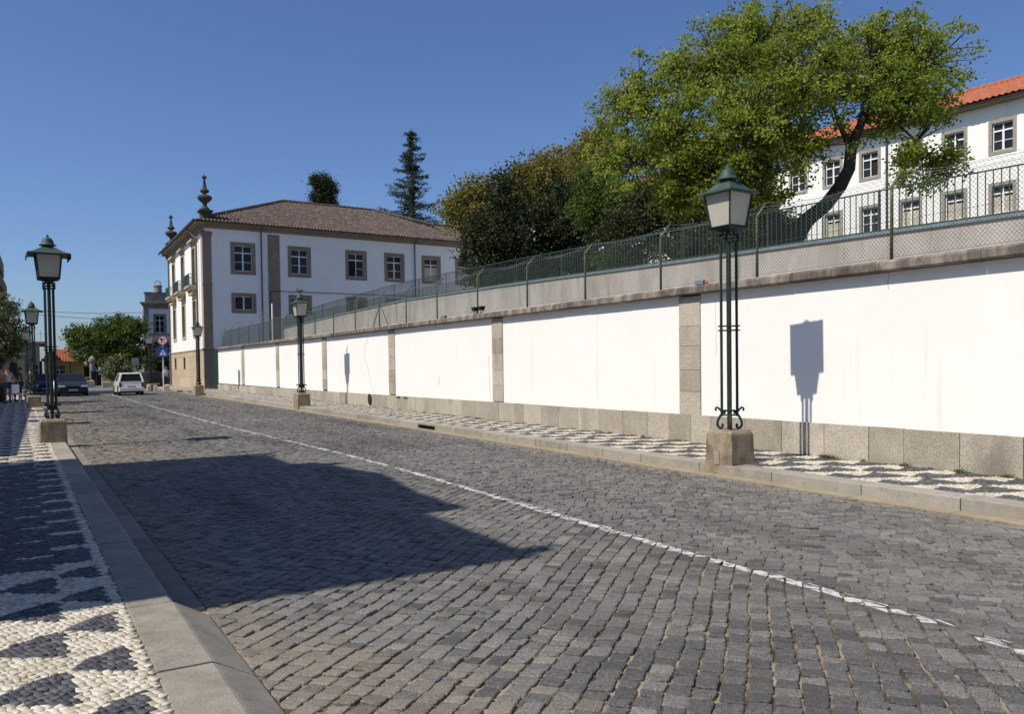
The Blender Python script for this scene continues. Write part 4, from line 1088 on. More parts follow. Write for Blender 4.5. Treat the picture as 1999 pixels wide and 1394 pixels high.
# ---- houses at the far left
Yh = empty('yellow_house', 'low ochre yellow house with red tiled hip roof behind the dark saloon car', 'house', loc=(3, 100, 0))
PY = Plan((.2, 100), (1, 0), (0, 1))
hol = [(.95, 1.85, .7, 2.1)]
m = MB(); facade_cells(m, 0, 3.75, -1, 2.62, hol, PY); m.poly([PY(3.75, 0, -1), PY(3.75, 9, -1), PY(3.75, 9, 2.62), PY(3.75, 0, 2.62)]); m.poly([PY(0, 0, -1), PY(0, 9, -1), PY(0, 9, 2.62), PY(0, 0, 2.62)]); add('ochre_wall', m, M['ochre'], Yh)
window(PY, Yh, .95, .7, .9, 1.4, fr=.1, trim='grey_render', style='six')
m = MB(); m.M = PY; m.box(2.75, 3.05, -.03, .0, .7, 1.25); m.M = None; add('oval_shutter', m, M['black'], Yh)
tiled_slope('roof_tiles', Yh, M['tile_orange'], PY(-.25, -.3, 2.62), PY(4.0, -.3, 2.62), PY(.6, 3.6, 4.0), PY(2.4, 3.6, 4.0), seed=11, pitch=.25)
m = MB(); m.poly([PY(2.4, 3.6, 4.0), PY(4.0, -.3, 2.6), PY(4.0, 9.3, 2.6)]); m.poly([PY(.6, 3.6, 4.0), PY(-.25, -.3, 2.6), PY(-.25, 9.3, 2.6)]); add('side_roof', m, M['tile_orange'], Yh)
m = MB(); m.tube([PY(2.45, -.05, 2.6), PY(2.45, -.05, -1)], .03, 5); add('downpipe', m, M['black'], Yh)
Gh = empty('grey_house', 'shaded grey house with a projecting flat roof slab left of the yellow house', 'house', loc=(-1.5, 92, 0))
PG = Plan((-4.5, 92), (1, 0), (0, 1))
hol = [(1.0, 1.7, .8, 2.4), (2.5, 3.2, .8, 2.4), (3.6, 4.2, .2, 2.3)]
m = MB(); facade_cells(m, 0, 4.3, -1, 4.3, hol, PG); m.poly([PG(4.3, 0, -1), PG(4.3, 12, -1), PG(4.3, 12, 4.3), PG(4.3, 0, 4.3)]); add('grey_wall', m, M['grey_render'], Gh)
for h in hol: window(PG, Gh, h[0], h[2], h[1]-h[0], h[3]-h[2], fr=.08, trim='grey_render', style='six')
m = MB(); m.M = PG; m.box(-.2, 5.0, -.6, 12, 4.31, 4.5); m.M = None; add('roof_slab', m, M['church_stone'], Gh)
m = MB(); m.tube([PG(4.45, 1, 4.5), PG(4.45, 1, 5.7)], .02, 4); m.tube([PG(4.1, 1, 5.3), PG(4.8, 1, 5.3)], .015, 4); add('antenna', m, M['wire'], Gh)
Gs = empty('stone_shed', 'small shaded stone building in front of the grey house with a pale cornice', 'house', loc=(-1.8, 84, 0))
PX_ = Plan((-5.5, 84), (1, 0), (0, 1))
m = MB(); m.M = PX_; m.box(0, 4.2, 0, 6, -1, 3.1); m.M = None; add('stone_wall', m, M['church_stone'], Gs)
m = MB(); m.M = PX_; m.box(-.1, 4.4, -.3, 6.1, 3.101, 3.25); m.M = None; add('pale_cornice', m, M['trim_light'], Gs)
for u in (1.9, 3.0): add('shutter', bx(PX_, u, u+.6, -.03, -.001, .9, 2.4), M['black'], Gs)
# dark tall house whose bracketed eaves just enter the picture at the left
Eh = empty('eaves_house', 'tall house at the left edge with two dark projecting cornices above the tree', 'house', loc=(-6, 62, 0))
PE = Plan((-2.75, 62), (0, 1), (-1, 0))
m = MB(); m.M = PE; m.box(0, 9, .45, 8, -1, 10.2); m.M = None; add('stone_wall', m, M['grey_render'], Eh)
for z0, z1, o_ in ((7.25, 7.95, -.62), (8.6, 9.6, -.46)):
    m = MB(); m.M = PE; m.box(0, 9, .0 + o_, .448, z0, z1); m.M = None; add('cornice', m, M['tile_brown'], Eh)

# ---- houses on the near left whose shadow lies over the street
Hn = empty('street_house', 'plastered house on the left of the street whose stepped roofline shades the setts', 'house', loc=(-6, 11, .13))
PN = Plan((-4.0, -.32), (0, 1), (-1, 0))
SL = 1.26
def hz(xs, xe): return SL*(xs - xe)
for k, (y0, y1, xs) in enumerate(((5.95, 8.25, 3.72), (8.25, 13.45, 4.25), (13.45, 15.75, 3.35))):
    z = hz(xs, -3.6)
    m = MB(); m.M = PN; m.box(y0, y1, 0, 9, -.1, z-.2 - .002*k); m.M = None; add('house_wall', m, M['cream'], Hn)
    m = MB(); m.M = PN; m.box(y0 - (.1 if k != 1 else 0), y1 + (.0 if k < 2 else .15), -.4, 9.2, z-.198, z); m.M = None; add('roof_slab', m, M['tile_brown'], Hn)
m = MB(); m.M = PN; 
z = hz(4.2, -3.6)
m.M = None
for a in (0,):
    m.poly([(-3.7, 8.3, z), (-3.7, 13.5, z), (-3.7, 11.3, z + .55)]); m.poly([(-9, 8.3, z), (-9, 13.5, z), (-9, 11.3, z+.55)])
    m.poly([(-3.7, 8.3, z), (-9, 8.3, z), (-9, 11.3, z+.55), (-3.7, 11.3, z+.55)]); m.poly([(-3.7, 13.5, z), (-9, 13.5, z), (-9, 11.3, z+.55), (-3.7, 11.3, z+.55)])
add('gable', m, M['tile_brown'], Hn)
for u, zz in ((7, 1), (9.6, 1), (12, 1), (7, 4.3), (9.6, 4.3), (12, 4.3)): window(PN, Hn, u, zz, 1, 1.7, fr=.15, depth=.04, proud=.06, trim='trim_light')
add('sky_block_wing', bx(PN, 6.4, 15.4, 3.2, 11, -.1, SL*(3.7 + 7.2)), M['cream'], Hn)  # unseen taller block added to shut out sky and deepen the street shade
# cornice ends that make the spikes of the shadow edge
for (xs, y, w) in ((3.98, 6.15, .2), (4.28, 8.6, .2), (4.45, 13.55, .3), (3.85, 15.85, .2)):
    z = hz(xs, -3.6); add('chimney', bx(PN, y-w, y+.02, -.4, .9, z-.7 if z > 9 else z-.6, z), M['trim_light'], Hn)
Hm = empty('low_outbuilding', 'low outbuilding with chimneys on the left beyond the tall house', 'house', loc=(-6, 34, .13))
z = hz(-.32, -3.8)
add('house_wall', bx(PN, 17.3, 50, 0, 7, -.1, z-.12), M['cream'], Hm)
add('roof_slab', bx(PN, 17.25, 50.1, -.2, 7.2, z-.118, z), M['tile_brown'], Hm)
for (y, w, xs) in ((28.4, .9, 1.3), (31.0, .5, .9), (35.6, 1.1, 2.1), (40.3, .5, .8), (44.5, 1.3, 1.6), (48.6, .6, 1.1)):
    add('chimney', bx(PN, y, y+w, -.1, .7, z+.001, hz(xs, -3.9)), M['trim_light'], Hm)

# ------------------------------------------------------------------ TREES
def leaves_mesh(name, pts, m, parent, size, rg, tones, aspect=.6, droop=.3):
    n = len(pts)
    P = np.array(pts)
    a = rg.uniform(0, 2*np.pi, n); zc_ = rg.uniform(-1, 1, n)
    r_ = np.sqrt(1 - zc_**2); D1 = np.stack([r_*np.cos(a), r_*np.sin(a), zc_*.7 - droop], -1); D1 /= np.linalg.norm(D1, axis=1, keepdims=True)
    Rr = rg.normal(size=(n, 3)); Rr[:, 2] *= .5; D2 = np.cross(D1, Rr); D2 /= np.linalg.norm(D2, axis=1, keepdims=True) + 1e-9
    Nn = np.cross(D1, D2)
    s = (size * rg.uniform(.6, 1.25, n))[:, None]; w = s*aspect
    v0 = P; v1 = P + D1*s*.5 + D2*w*.5 + Nn*s*.08; v2 = P + D1*s; v3 = P + D1*s*.5 - D2*w*.5 + Nn*s*.08
    V = np.stack([v0, v1, v2, v3], 1).reshape(-1, 3)
    F = (np.arange(n)*4)[:, None] + np.arange(4)[None, :]
    return new_obj(name, fast_mesh(name, V, F, np.clip(tones, 0, 1), m), parent)

def tree(name, label, base, blobs, nleaf, size, m, trunk=None, limbs=(), group=None, seed=1, clump=.3, cl_n=34, shell=.45, twigs=True, cat='tree', tw=(.42, .2), trunk_r=.2, aspect=.62, noclimb=False, spikes=0, lod=1):
    """blobs: (centre, rx, ry, rz) ellipsoids of foliage in metres; trunk: list of (point, radius)"""
    rg = np.random.RandomState(seed)
    base = Vector(base)
    t = empty(name, label, cat, group, loc=base)
    vols = np.array([b[1]*b[2]*b[3] for b in blobs])**.8; vols /= vols.sum()
    ncl = max(4, nleaf // cl_n)
    cc = []; cb = []
    for k in range(ncl):
        bi = rg.choice(len(blobs), p=vols); c, rx, ry, rz = blobs[bi]
        d = rg.normal(size=3); d /= np.linalg.norm(d)
        rr = 1 - shell*rg.rand()**1.4 if rg.rand() < .8 else rg.rand()
        rr *= 1 + rg.normal()*.07
        if spikes and rg.rand() < spikes: rr *= rg.uniform(1.05, 1.3)
        cc.append(np.array(c) + d*rr*np.array([rx, ry, rz])); cb.append(bi)
    pts = []; tn = []
    for c in cc:
        n = max(3, int(cl_n*rg.uniform(.4, 1.6))); r = clump*rg.uniform(.6, 1.3); tc = rg.normal(.48, .16)
        q = rg.normal(size=(n, 3))*np.array([r, r, r*.7])*.55 + c
        pts.append(q); tn.append(np.clip(rg.normal(tc, .14, n), 0, .86) + (rg.rand(n) < .015)*.3)
    leaves_mesh('crown', np.concatenate(pts), m, t, size, rg, np.concatenate(tn), aspect)
    # wood
    mb = MB()
    if trunk is None:
        c0 = Vector(blobs[0][0]); trunk = [(base, trunk_r), (base.lerp(c0, .5) + Vector((.1, .05, 0)), trunk_r*.75), (c0, trunk_r*.4)]
    mb.tube([p for p, r in trunk], [r for p, r in trunk], 9)
    for lm in limbs: mb.tube([p for p, r in lm], [r for p, r in lm], 7)
    if not limbs:
        top = Vector(trunk[-2][0])
        for c, rx, ry, rz in blobs:
            c = Vector(c); mid = top.lerp(c, .5) + Vector((0, 0, -.1*(c-top).length))
            mb.tube([top, mid, c], [trunk_r*.45, trunk_r*.3, .03], 6)
    if twigs:
        anchors = [Vector(b[0]) for b in blobs]; wood = [Vector(p) for lm in limbs for p, r in lm] + [Vector(p) for p, r in trunk[len(trunk)//2:]]
        for k, c in enumerate(cc):
            if k % lod: continue
            c = Vector(c); a = anchors[cb[k]]; cand = [a] + wood
            s_ = min(cand, key=lambda w_: (w_ - c).length)
            mid = s_.lerp(c, .55) + Vector(rg.normal(size=3)*.1*(c - s_).length)
            mb.tube([s_, mid, c], [.022*lod**.3, .014, .006], 3, caps=False)
    o = mb.build('trunk', M['bark'], t, True)
    for ch in t.children: ch.matrix_parent_inverse = Matrix.Translation(-base)
    return t
def B(px, py, D, rx, ry, dz=None):
    """ellipsoid seen at pixel px,py, depth D, pixel radii rx,ry"""
    c = at(px, py, D); a = rx*D/FPX; b = ry*D/FPX
    return (tuple(c), a, (dz or a*.8), b)

D0 = 20
big = [B(1240, 190, D0, 70, 75, 1.3), B(1310, 270, D0-.5, 110, 90, 1.6), B(1400, 130, D0, 90, 95, 1.6), B(1480, 90, D0, 85, 85, 1.5), B(1550, 175, D0-.6, 110, 110, 1.7), B(1450, 230, D0-1, 120, 100, 1.7),
       B(1380, 330, D0-.3, 110, 70, 1.5), B(1215, 300, D0+.3, 55, 75, 1.2), B(1575, 285, D0-1, 58, 70, 1.2), B(1640, 130, D0, 80, 80, 1.3), B(1720, 110, D0+.2, 90, 80, 1.4),
       B(1800, 130, D0+.2, 85, 85, 1.4), B(1750, 200, D0-.4, 110, 75, 1.5), B(1800, 215, D0+.3, 45, 40, .8), B(1560, 60, D0+.4, 60, 50, 1), B(1440, 50, D0+.2, 50, 42, 1), B(1320, 140, D0+.3, 45, 50, 1), B(1450, 395, D0-.6, 85, 42, 1.1), B(1330, 385, D0-.2, 75, 40, 1.1), B(1720, 60, D0+.3, 45, 40, .9), B(1480, 340, D0-.8, 70, 60, 1.2),
       B(1790, 300, D0-.5, 52, 28, .8), B(1835, 320, D0-.5, 40, 30, .7), B(1760, 340, D0-.6, 34, 24, .5), B(1800, 362, D0-.6, 24, 20, .4), B(1850, 345, D0-.6, 22, 16, .4)]
tb = [(at(1520, 545, D0), .50), (at(1528, 490, D0), .44), (at(1535, 468, D0), .36), (at(1540, 440, D0), .2)]
limbs = [
 [(at(1540, 480, D0), .30), (at(1575, 430, D0), .20), (at(1615, 398, D0), .175), (at(1640, 365, D0), .17), (at(1658, 330, D0), .15), (at(1662, 290, D0), .14), (at(1672, 262, D0), .12), (at(1690, 225, D0), .08), (at(1740, 180, D0), .05), (at(1790, 130, D0), .02)],
 [(at(1662, 290, D0), .1), (at(1640, 245, D0), .055), (at(1622, 190, D0), .04), (at(1610, 120, D0), .015)],
 [(at(1675, 255, D0), .07), (at(1690, 190, D0), .05), (at(1700, 110, D0), .015)],
 [(at(1690, 235, D0), .05), (at(1750, 240, D0), .035), (at(1790, 275, D0-.3), .025), (at(1800, 310, D0-.5), .02), (at(1805, 360, D0-.6), .008)],
 [(at(1530, 480, D0), .28), (at(1495, 410, D0), .2), (at(1470, 330, D0), .14), (at(1440, 240, D0), .08), (at(1400, 130, D0), .02)],
 [(at(1480, 370, D0), .14), (at(1400, 300, D0), .09), (at(1310, 240, D0), .05), (at(1230, 190, D0), .015)],
 [(at(1478, 340, D0), .13), (at(1530, 240, D0), .08), (at(1550, 140, D0), .03), (at(1560, 50, D0), .01)],
 [(at(1440, 330, D0), .1), (at(1340, 330, D0), .06), (at(1230, 300, D0), .02)],
]
tree('plane_tree', 'big yellow green tree with a leaning forked trunk rising in front of the hillside building', at(1520, 545, D0), big, 98000, .092, M['leaf_bright'],
     trunk=tb, limbs=limbs, seed=5, clump=.22, cl_n=44, shell=.8, spikes=.1)
# knots on the leaning limb
# dark mass under and behind the big tree
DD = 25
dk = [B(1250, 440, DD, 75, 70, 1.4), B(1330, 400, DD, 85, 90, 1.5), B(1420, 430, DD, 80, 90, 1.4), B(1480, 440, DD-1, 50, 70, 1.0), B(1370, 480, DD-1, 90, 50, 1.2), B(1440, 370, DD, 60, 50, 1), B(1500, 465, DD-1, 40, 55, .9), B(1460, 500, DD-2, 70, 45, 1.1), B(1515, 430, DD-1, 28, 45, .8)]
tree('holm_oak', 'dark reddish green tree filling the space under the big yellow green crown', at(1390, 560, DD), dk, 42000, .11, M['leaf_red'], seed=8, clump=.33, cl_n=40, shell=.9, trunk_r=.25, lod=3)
D2 = 30
tree('holly_tree', 'dark conical holly tree with the sharper top, next to the long building\'s roof end', at(985, 590, D2), [B(985, 400, D2, 38, 60, .9), B(955, 470, D2, 52, 70, 1.2), B(1010, 480, D2, 50, 70, 1.1), B(948, 540, D2, 42, 40, 1.0), B(982, 352, D2, 20, 26, .5), B(1030, 530, D2, 60, 50, 1)],
     26000, .12, M['leaf_dark'], seed=12, clump=.32, cl_n=36, shell=.9, trunk_r=.2, spikes=.06, lod=3)
tree('holly_tree', 'dark broad holly tree in the middle of the row behind the railing', at(1100, 580, D2+1), [B(1085, 420, D2+1, 50, 65, 1.2), B(1120, 460, D2+1, 60, 75, 1.3), B(1080, 500, D2+1, 60, 60, 1.3), B(1150, 520, D2+1, 50, 50, 1.1), B(1100, 370, D2+1, 25, 28, .6)],
     26000, .12, M['leaf_dark'], seed=13, clump=.33, cl_n=36, shell=.9, trunk_r=.22, spikes=.06, lod=3)
tree('leafy_tree', 'mid green tree between the dark holly and the big crown, orange roof peeping behind', at(1190, 560, 27), [B(1180, 400, 27, 45, 55, 1.1), B(1200, 460, 27, 50, 60, 1.1), B(1160, 350, 27, 30, 40, .8), B(1215, 510, 27, 40, 40, 1), B(1235, 395, 26, 50, 50, 1), B(1290, 375, 25, 50, 45, 1), B(1150, 400, 27, 35, 40, .9)],
     22000, .11, M['leaf_mid'], seed=14, clump=.33, cl_n=34, shell=.9, trunk_r=.18, lod=3)
D3 = 44
tree('oak_tree', 'olive brown tree at the right end of the tiled roof', at(905, 520, D3), [B(905, 400, D3, 38, 38, 1.2), B(940, 380, D3, 40, 40, 1.3), B(900, 430, D3, 40, 25, 1.1), B(950, 430, D3, 45, 40, 1.3), B(885, 410, D3, 22, 26, .9)], 13000, .17, M['leaf_olive'], seed=21, clump=.42, cl_n=34, shell=.9, trunk_r=.25, spikes=.08, lod=4)
tree('oak_tree', 'olive brown tree behind the two dark holly trees', at(1060, 520, D3-4), [B(1040, 340, D3-4, 45, 38, 1.4), B(1080, 330, D3-4, 45, 38, 1.4), B(1010, 370, D3-4, 35, 40, 1.2), B(1060, 390, D3-4, 60, 50, 1.4), B(1110, 320, D3-4, 30, 35, 1.1)], 15000, .16, M['leaf_olive'], seed=22, clump=.42, cl_n=34, shell=.9, trunk_r=.25, spikes=.1, lod=4)
tree('oak_tree', 'golden green tree just left of the big yellow green crown', at(1160, 520, 34), [B(1150, 300, 34, 38, 42, 1.3), B(1175, 270, 34, 30, 35, 1.1), B(1140, 350, 34, 35, 40, 1.2), B(1190, 320, 34, 35, 50, 1.2)], 12000, .14, M['leaf_olive'], seed=23, clump=.36, cl_n=34, shell=.9, trunk_r=.25, spikes=.12, lod=4)
# far trees over the roof
def conifer(label, px, ytop, ybase, D, wmax, seed):
    rg = np.random.RandomState(seed); b = at(px, ybase + 60, D); top = at(px-2, ytop, D); t = empty('conifer', label, 'tree', loc=b)
    H = top.z - b.z; mb = MB(); mb.tube([b, b.lerp(top, .6), top], [.5, .25, .04], 8)
    pts = []; tn = []
    k = 0; z = .18
    while z < .985:
        nb = 7
        for q in range(nb):
            a = rg.uniform(0, 6.28); f_ = (1-z)/.82
            L_ = wmax*(.10 + .9*f_**.9)*rg.uniform(.35, 1.1)
            if rg.rand() < .05: L_ *= 1.3
            p0 = b.lerp(top, z + rg.uniform(-.012, .012)); dr = Vector((math.cos(a), math.sin(a), 0))
            p1 = p0 + dr*L_*.6 + Vector((0, 0, -.12*L_)); p2 = p0 + dr*L_ + Vector((0, 0, .02*L_))
            mb.tube([p0, p1, p2], [.06, .035, .01], 3, caps=False)
            n = int(45 + 105*f_)
            s = rg.uniform(.2, 1.05, n)
            for si in s:
                p = p0.lerp(p1, si/.6) if si < .6 else p1.lerp(p2, (si-.6)/.4)
                sp = .2 + .18*L_*(1-si*.5)*.5
                pts.append((p.x + rg.normal()*sp*.55, p.y + rg.normal()*sp*.55, p.z - abs(rg.normal())*sp*.42)); tn.append(rg.normal(.45, .18))
        z += .034 + .014*rg.rand()
    leaves_mesh('crown', pts, M['leaf_conifer'], t, .30, rg, np.array(tn), .3, .5); mb.build('trunk', M['bark'], t, True)
    for ch in t.children: ch.matrix_parent_inverse = Matrix.Translation(-b)
conifer('tall layered conifer rising above the brown tiled roof', 806, 250, 440, 95, 4.6, 31)
tree('drooping_cypress', 'dark drooping round topped evergreen behind the brown roof ridge', at(632, 450, 100), [B(628, 355, 100, 17, 16, 1.2), B(640, 372, 100, 16, 20, 1.2), B(622, 385, 100, 15, 20, 1.1), B(640, 400, 100, 17, 18, 1.2), B(616, 352, 100, 10, 10, .8)],
     14000, .34, M['leaf_dark'], seed=33, clump=.55, cl_n=30, shell=.9, trunk_r=.35, aspect=.3, lod=6, spikes=.2)
# street end
D4 = 88
tree('street_tree', 'large round green tree at the end of the street', at(215, 770, D4), [B(215, 650, D4, 38, 34, 2), B(180, 660, D4, 30, 28, 1.8), B(250, 650, D4, 32, 34, 1.8), B(150, 672, D4, 22, 26, 1.3), B(195, 690, D4, 45, 22, 2), B(262, 690, D4, 26, 30, 1.5), B(235, 640, D4, 24, 24, 1.3), B(268, 638, D4, 20, 20, 1.2), B(150, 645, D4, 14, 14, .7), B(225, 700, D4, 40, 22, 1.8)],
     30000, .26, M['leaf_mid'], seed=41, clump=.55, cl_n=36, shell=.9, trunk_r=.35, spikes=.08, lod=5)
tree('dark_shrub_tree', 'dark tree behind the no left turn sign beside the church', at(330, 770, 80), [B(318, 700, 80, 16, 24, 1.2), B(300, 715, 80, 12, 20, 1), B(335, 720, 80, 14, 26, 1), B(312, 735, 80, 18, 16, 1.2)], 7000, .22, M['leaf_red'], seed=42, clump=.45, cl_n=30, shell=.9, trunk_r=.15, lod=5)
tree('oleander', 'pale flowering oleander bush in front of the round street tree', at(228, 760, 78), [B(228, 708, 78, 18, 16, 1), B(215, 722, 78, 16, 14, 1), B(244, 720, 78, 14, 14, .9), B(228, 730, 78, 22, 12, 1)], 6000, .2, M['leaf_flower'], seed=43, clump=.35, cl_n=26, shell=.9, trunk_r=.08, lod=4, cat='bush')
tree('hedge_bush', 'green bush against the yellow house beside the near lantern lamp', at(112, 775, 92), [B(112, 735, 92, 14, 12, .9), B(104, 745, 92, 12, 10, .9), B(122, 745, 92, 10, 9, .8)], 3500, .2, M['leaf_mid'], seed=44, clump=.35, cl_n=24, shell=.9, trunk_r=.06, lod=4, cat='bush')
tree('hedge_bush', 'low green bush beside the cream wall left of the white car', at(172, 770, 95), [B(172, 722, 95, 12, 14, 1), B(168, 735, 95, 10, 12, .9)], 2500, .22, M['leaf_mid'], seed=45, clump=.35, cl_n=24, shell=.9, trunk_r=.06, lod=4, cat='bush')
D5 = 40
tree('pavement_tree', 'dense leafy tree at the left edge, its crown touching the third lantern lamp', at(2, 790, D5), [B(-15, 620, D5, 42, 46, 1.3), B(10, 650, D5, 36, 40, 1.1), B(-20, 680, D5, 50, 40, 1.2), B(20, 600, D5, 18, 18, .6), B(22, 680, D5, 22, 22, .7), B(-5, 585, D5, 22, 18, .7)],
     26000, .1, M['leaf_flower'], seed=46, clump=.26, cl_n=34, shell=.9, trunk_r=.16, spikes=.1, lod=3)
tree('pavement_tree', 'second dark leafy tree at the left edge behind the people', at(-8, 790, D5+14), [B(-5, 650, D5+14, 40, 36, 1.6), B(22, 670, D5+14, 24, 26, 1.1)],
     9000, .15, M['leaf_mid'], seed=47, clump=.36, cl_n=34, shell=.9, trunk_r=.2, lod=4)

# ------------------------------------------------------------------ CARS
def car_wheel(parent, x, y, r=.29, w=.17):
    o = MB().lathe([(r*.72, -w/2), (r*.97, -w/2), (r, -w*.35), (r, w*.35), (r*.97, w/2), (r*.72, w/2)], n=20)
    def T(m): m.v = [(x + a, y + c, r + b) for a, b, c in m.v]; return m
    wt = T(o).build('wheel', M['black'], parent, True)
    q = MB().lathe([(.001, w/2-.03), (r*.25, w/2-.01), (r*.66, w/2-.035), (r*.74, w/2)], n=16)
    q2 = MB().lathe([(.001, -w/2+.03), (r*.25, -w/2+.01), (r*.66, -w/2+.035), (r*.74, -w/2)], n=16)
    T(q).build('rim', M['wire'], wt, True); T(q2).build('rim', M['wire'], wt, True)
def make_car(name, label, loc, rot, paint, prof, roof, W, wheels, facing='rear', style='hatch', cat='car'):
    """prof: lower body outline (x,z), front is +x; roof: greenhouse outline (x,z) base rear, top rear, top front, base front"""
    t = empty(name, label, cat, loc=loc, rot=rot)
    hw = W/2
    mb = MB(); st = [(-1, .0, 1.0), (-.93, .0, 1), (.93, 0, 1), (1, 0, 1)]
    rings = []
    cxm = sum(p[0] for p in prof)/len(prof)
    for k, (s_, _, _) in enumerate(st):
        outer = abs(s_) == 1
        ring = []
        for x, z in prof:
            zz = z; xx = x
            if outer: xx = cxm + (x-cxm)*.975; zz = z - (.035 if z > .55 else 0)
            yy = hw*s_*(1 - .10*max(0, z-.55)) * (1 - .06*((x-cxm)/2.2)**4)
            ring.append(mb.pt((xx, yy, zz)))
        rings.append(ring)
    n = len(prof)
    for a, b in zip(rings, rings[1:]):
        for k in range(n): mb.face((a[k], a[(k+1) % n], b[(k+1) % n], b[k]))
    mb.face(rings[0][::-1]); mb.face(rings[-1])
    body = mb.build('body', paint, t, False, bevel=.03)
    # greenhouse: glass volume with painted roof and pillars
    (x0, z0), (x1, z1), (x2, z2), (x3, z3) = roof
    g_ = MB(); hb, htp = hw*.93, hw*.74
    i = [g_.pt(p) for p in ((x0,-hb,z0),(x3,-hb,z3),(x3,hb,z3),(x0,hb,z0),(x1,-htp,z1),(x2,-htp,z2),(x2,htp,z2),(x1,htp,z1))]
    for q in ((0,1,5,4),(1,2,6,5),(2,3,7,6),(3,0,4,7)): g_.face([i[k] for k in q])
    g_.build('window_glass', M['car_glass'], t)
    r_ = MB(); e = .035
    j = [r_.pt(p) for p in ((x1-e,-htp-e,z1-.01),(x2+e,-htp-e,z2-.01),(x2+e,htp+e,z2-.01),(x1-e,htp+e,z1-.01),(x1+.05,-htp*.9,z1+.045),(x2-.12,-htp*.9,z2+.045),(x2-.12,htp*.9,z2+.045),(x1+.05,htp*.9,z1+.045))]
    for q in ((0,3,2,1),(4,5,6,7),(0,1,5,4),(1,2,6,5),(2,3,7,6),(3,0,4,7)): r_.face([j[k] for k in q])
    r_.build('roof', paint, t, True, bevel=.02)
    pm = MB(); xm = (x1+x2)/2 - .15
    for s_ in (-1, 1):
        for a, b, w_ in (((x0, hb, z0), (x1, htp, z1), .055), ((x3, hb, z3), (x2, htp, z2), .035), ((xm-.1, hb+.0, (z0+z3)/2), (xm, htp, z1), .03)):
            pm.tube([(a[0], a[1]*s_, a[2]), (b[0], b[1]*s_, b[2])], w_, 6)
        pm.tube([(x0, hb*s_, z0), (x3, hb*s_, z3)], .03, 5)
    pm.tube([(x0-.01, -hb, z0), (x0-.01, hb, z0)], .03, 5)
    pm.build('pillar_frame', paint, t)
    for x in wheels:
        for s_ in (-1, 1): car_wheel(t, x, s_*(hw-.095))
        for s_ in (-1, 1):
            a = MB().lathe([(.33, -.02), (.345, 0), (.33, .02)], n=20); a.v = [(x+p, s_*(hw-.02)+r, .31+q) for p, q, r in a.v]; a.build('wheel_arch', M['black'], t)
    xf, xr = max(p[0] for p in prof), min(p[0] for p in prof)
    def cb(nm, m_, *a, bevel=.008): return MB().box(*a).build(nm, m_, t, bevel=bevel)
    for s_ in (-1, 1):
        y0, y1 = sorted((s_*(hw-.42), s_*(hw-.06)))
        if style == 'hatch':
            ya, yb = sorted((s_*(hw-.17), s_*(hw-.03))); cb('tail_light', M['red_lens'], xr-.012, xr+.04, ya, yb, .52, .80)
        else:
            ya, yb = sorted((s_*(hw-.35), s_*(hw-.03))); cb('tail_light', M['red_lens'], xr-.012, xr+.05, ya, yb, .62, .84)
        cb('headlight', M['head_lens'], xf-.12, xf+.012, y0, y1, .585, .69)
        ya, yb = sorted((s_*hw, s_*(hw+.17))); cb('mirror', paint if style != 'hatch' else M['black'], x3-.15, x3-.05, ya, yb, z3+.02, z3+.15)
    cb('bumper', M['black'] if style != 'hatch' else paint, xr-.07, xr+.05, -hw+.04, hw-.04, .28, .50, bevel=.02)
    cb('bumper', paint, xf-.06, xf+.06, -hw+.04, hw-.04, .24, .46, bevel=.02)
    cb('number_plate', M['plate'], xr-.082, xr-.071, -.25, .25, .505 if style == 'hatch' else .36, .61 if style == 'hatch' else .46)
    cb('number_plate', M['plate'], xf+.061, xf+.07, -.25, .25, .34, .44)
    cb('grille', M['black'], xf-.02, xf+.015, -hw*.4, hw*.4, .53, .66)
    cb('lower_intake', M['black'], xf-.03, xf+.063, -hw*.75, hw*.75, .22, .32)
    cb('underbody', M['black'], xr+.2, xf-.2, -hw+.1, hw-.1, .15, .3)
    return t
M['car_glass'] = flat('car_glass', (.012, .014, .016), .35, spec=.18)
M['red_lens'] = flat('red_lens', (.16, .012, .01), .3); M['head_lens'] = flat('headlamp_lens', (.78, .78, .74), .12); M['plate'] = flat('plate_grey', (.35, .36, .37), .4)
WH = flat('white_car_paint', (.72, .74, .66), .3, coat=.4); DB = flat('dark_blue_paint', (.018, .024, .04), .5, spec=.18); BK = flat('black_paint', (.015, .015, .018), .5, spec=.18); BL = flat('blue_paint', (.03, .055, .12), .5, spec=.18)
hatch = [(-1.7, .28), (-1.72, .55), (-1.68, .86), (1.0, .88), (1.62, .80), (1.72, .62), (1.72, .26), (1.3, .2), (-1.3, .2)]
hroof = [(-1.66, .86), (-1.5, 1.39), (.35, 1.40), (.98, .9)]
sal = [(-2.2, .3), (-2.24, .62), (-2.1, .93), (-1.5, .98), (1.05, .95), (1.9, .82), (2.2, .64), (2.24, .4), (2.2, .24), (-2.1, .24)]
sroof = [(-1.75, .96), (-1.1, 1.38), (.2, 1.40), (1.1, .95)]
road_dir = R(90 + 1.5)
make_car('hatchback', 'small boxy white hatchback driving away down the street', (4.86, 58.4, .0), road_dir, WH, hatch, hroof, 1.50, (-1.05, 1.15))
make_car('saloon_car', 'dark blue saloon car coming towards the camera in the left lane', (1.62, 60.5, .0), road_dir + math.pi, DB, sal, sroof, 1.75, (-1.35, 1.35), style='saloon')
make_car('parked_car', 'black hatchback parked behind the crossing sign with a red tail light', (8.35, 78, -.05), R(97), BK, hatch, hroof, 1.62, (-1.05, 1.15), style='sedan')
make_car('parked_car', 'blue car partly hidden behind the left kerb lamp posts', (.1, 68, -.02), R(-88), BL, sal, sroof, 1.7, (-1.35, 1.35), style='saloon')

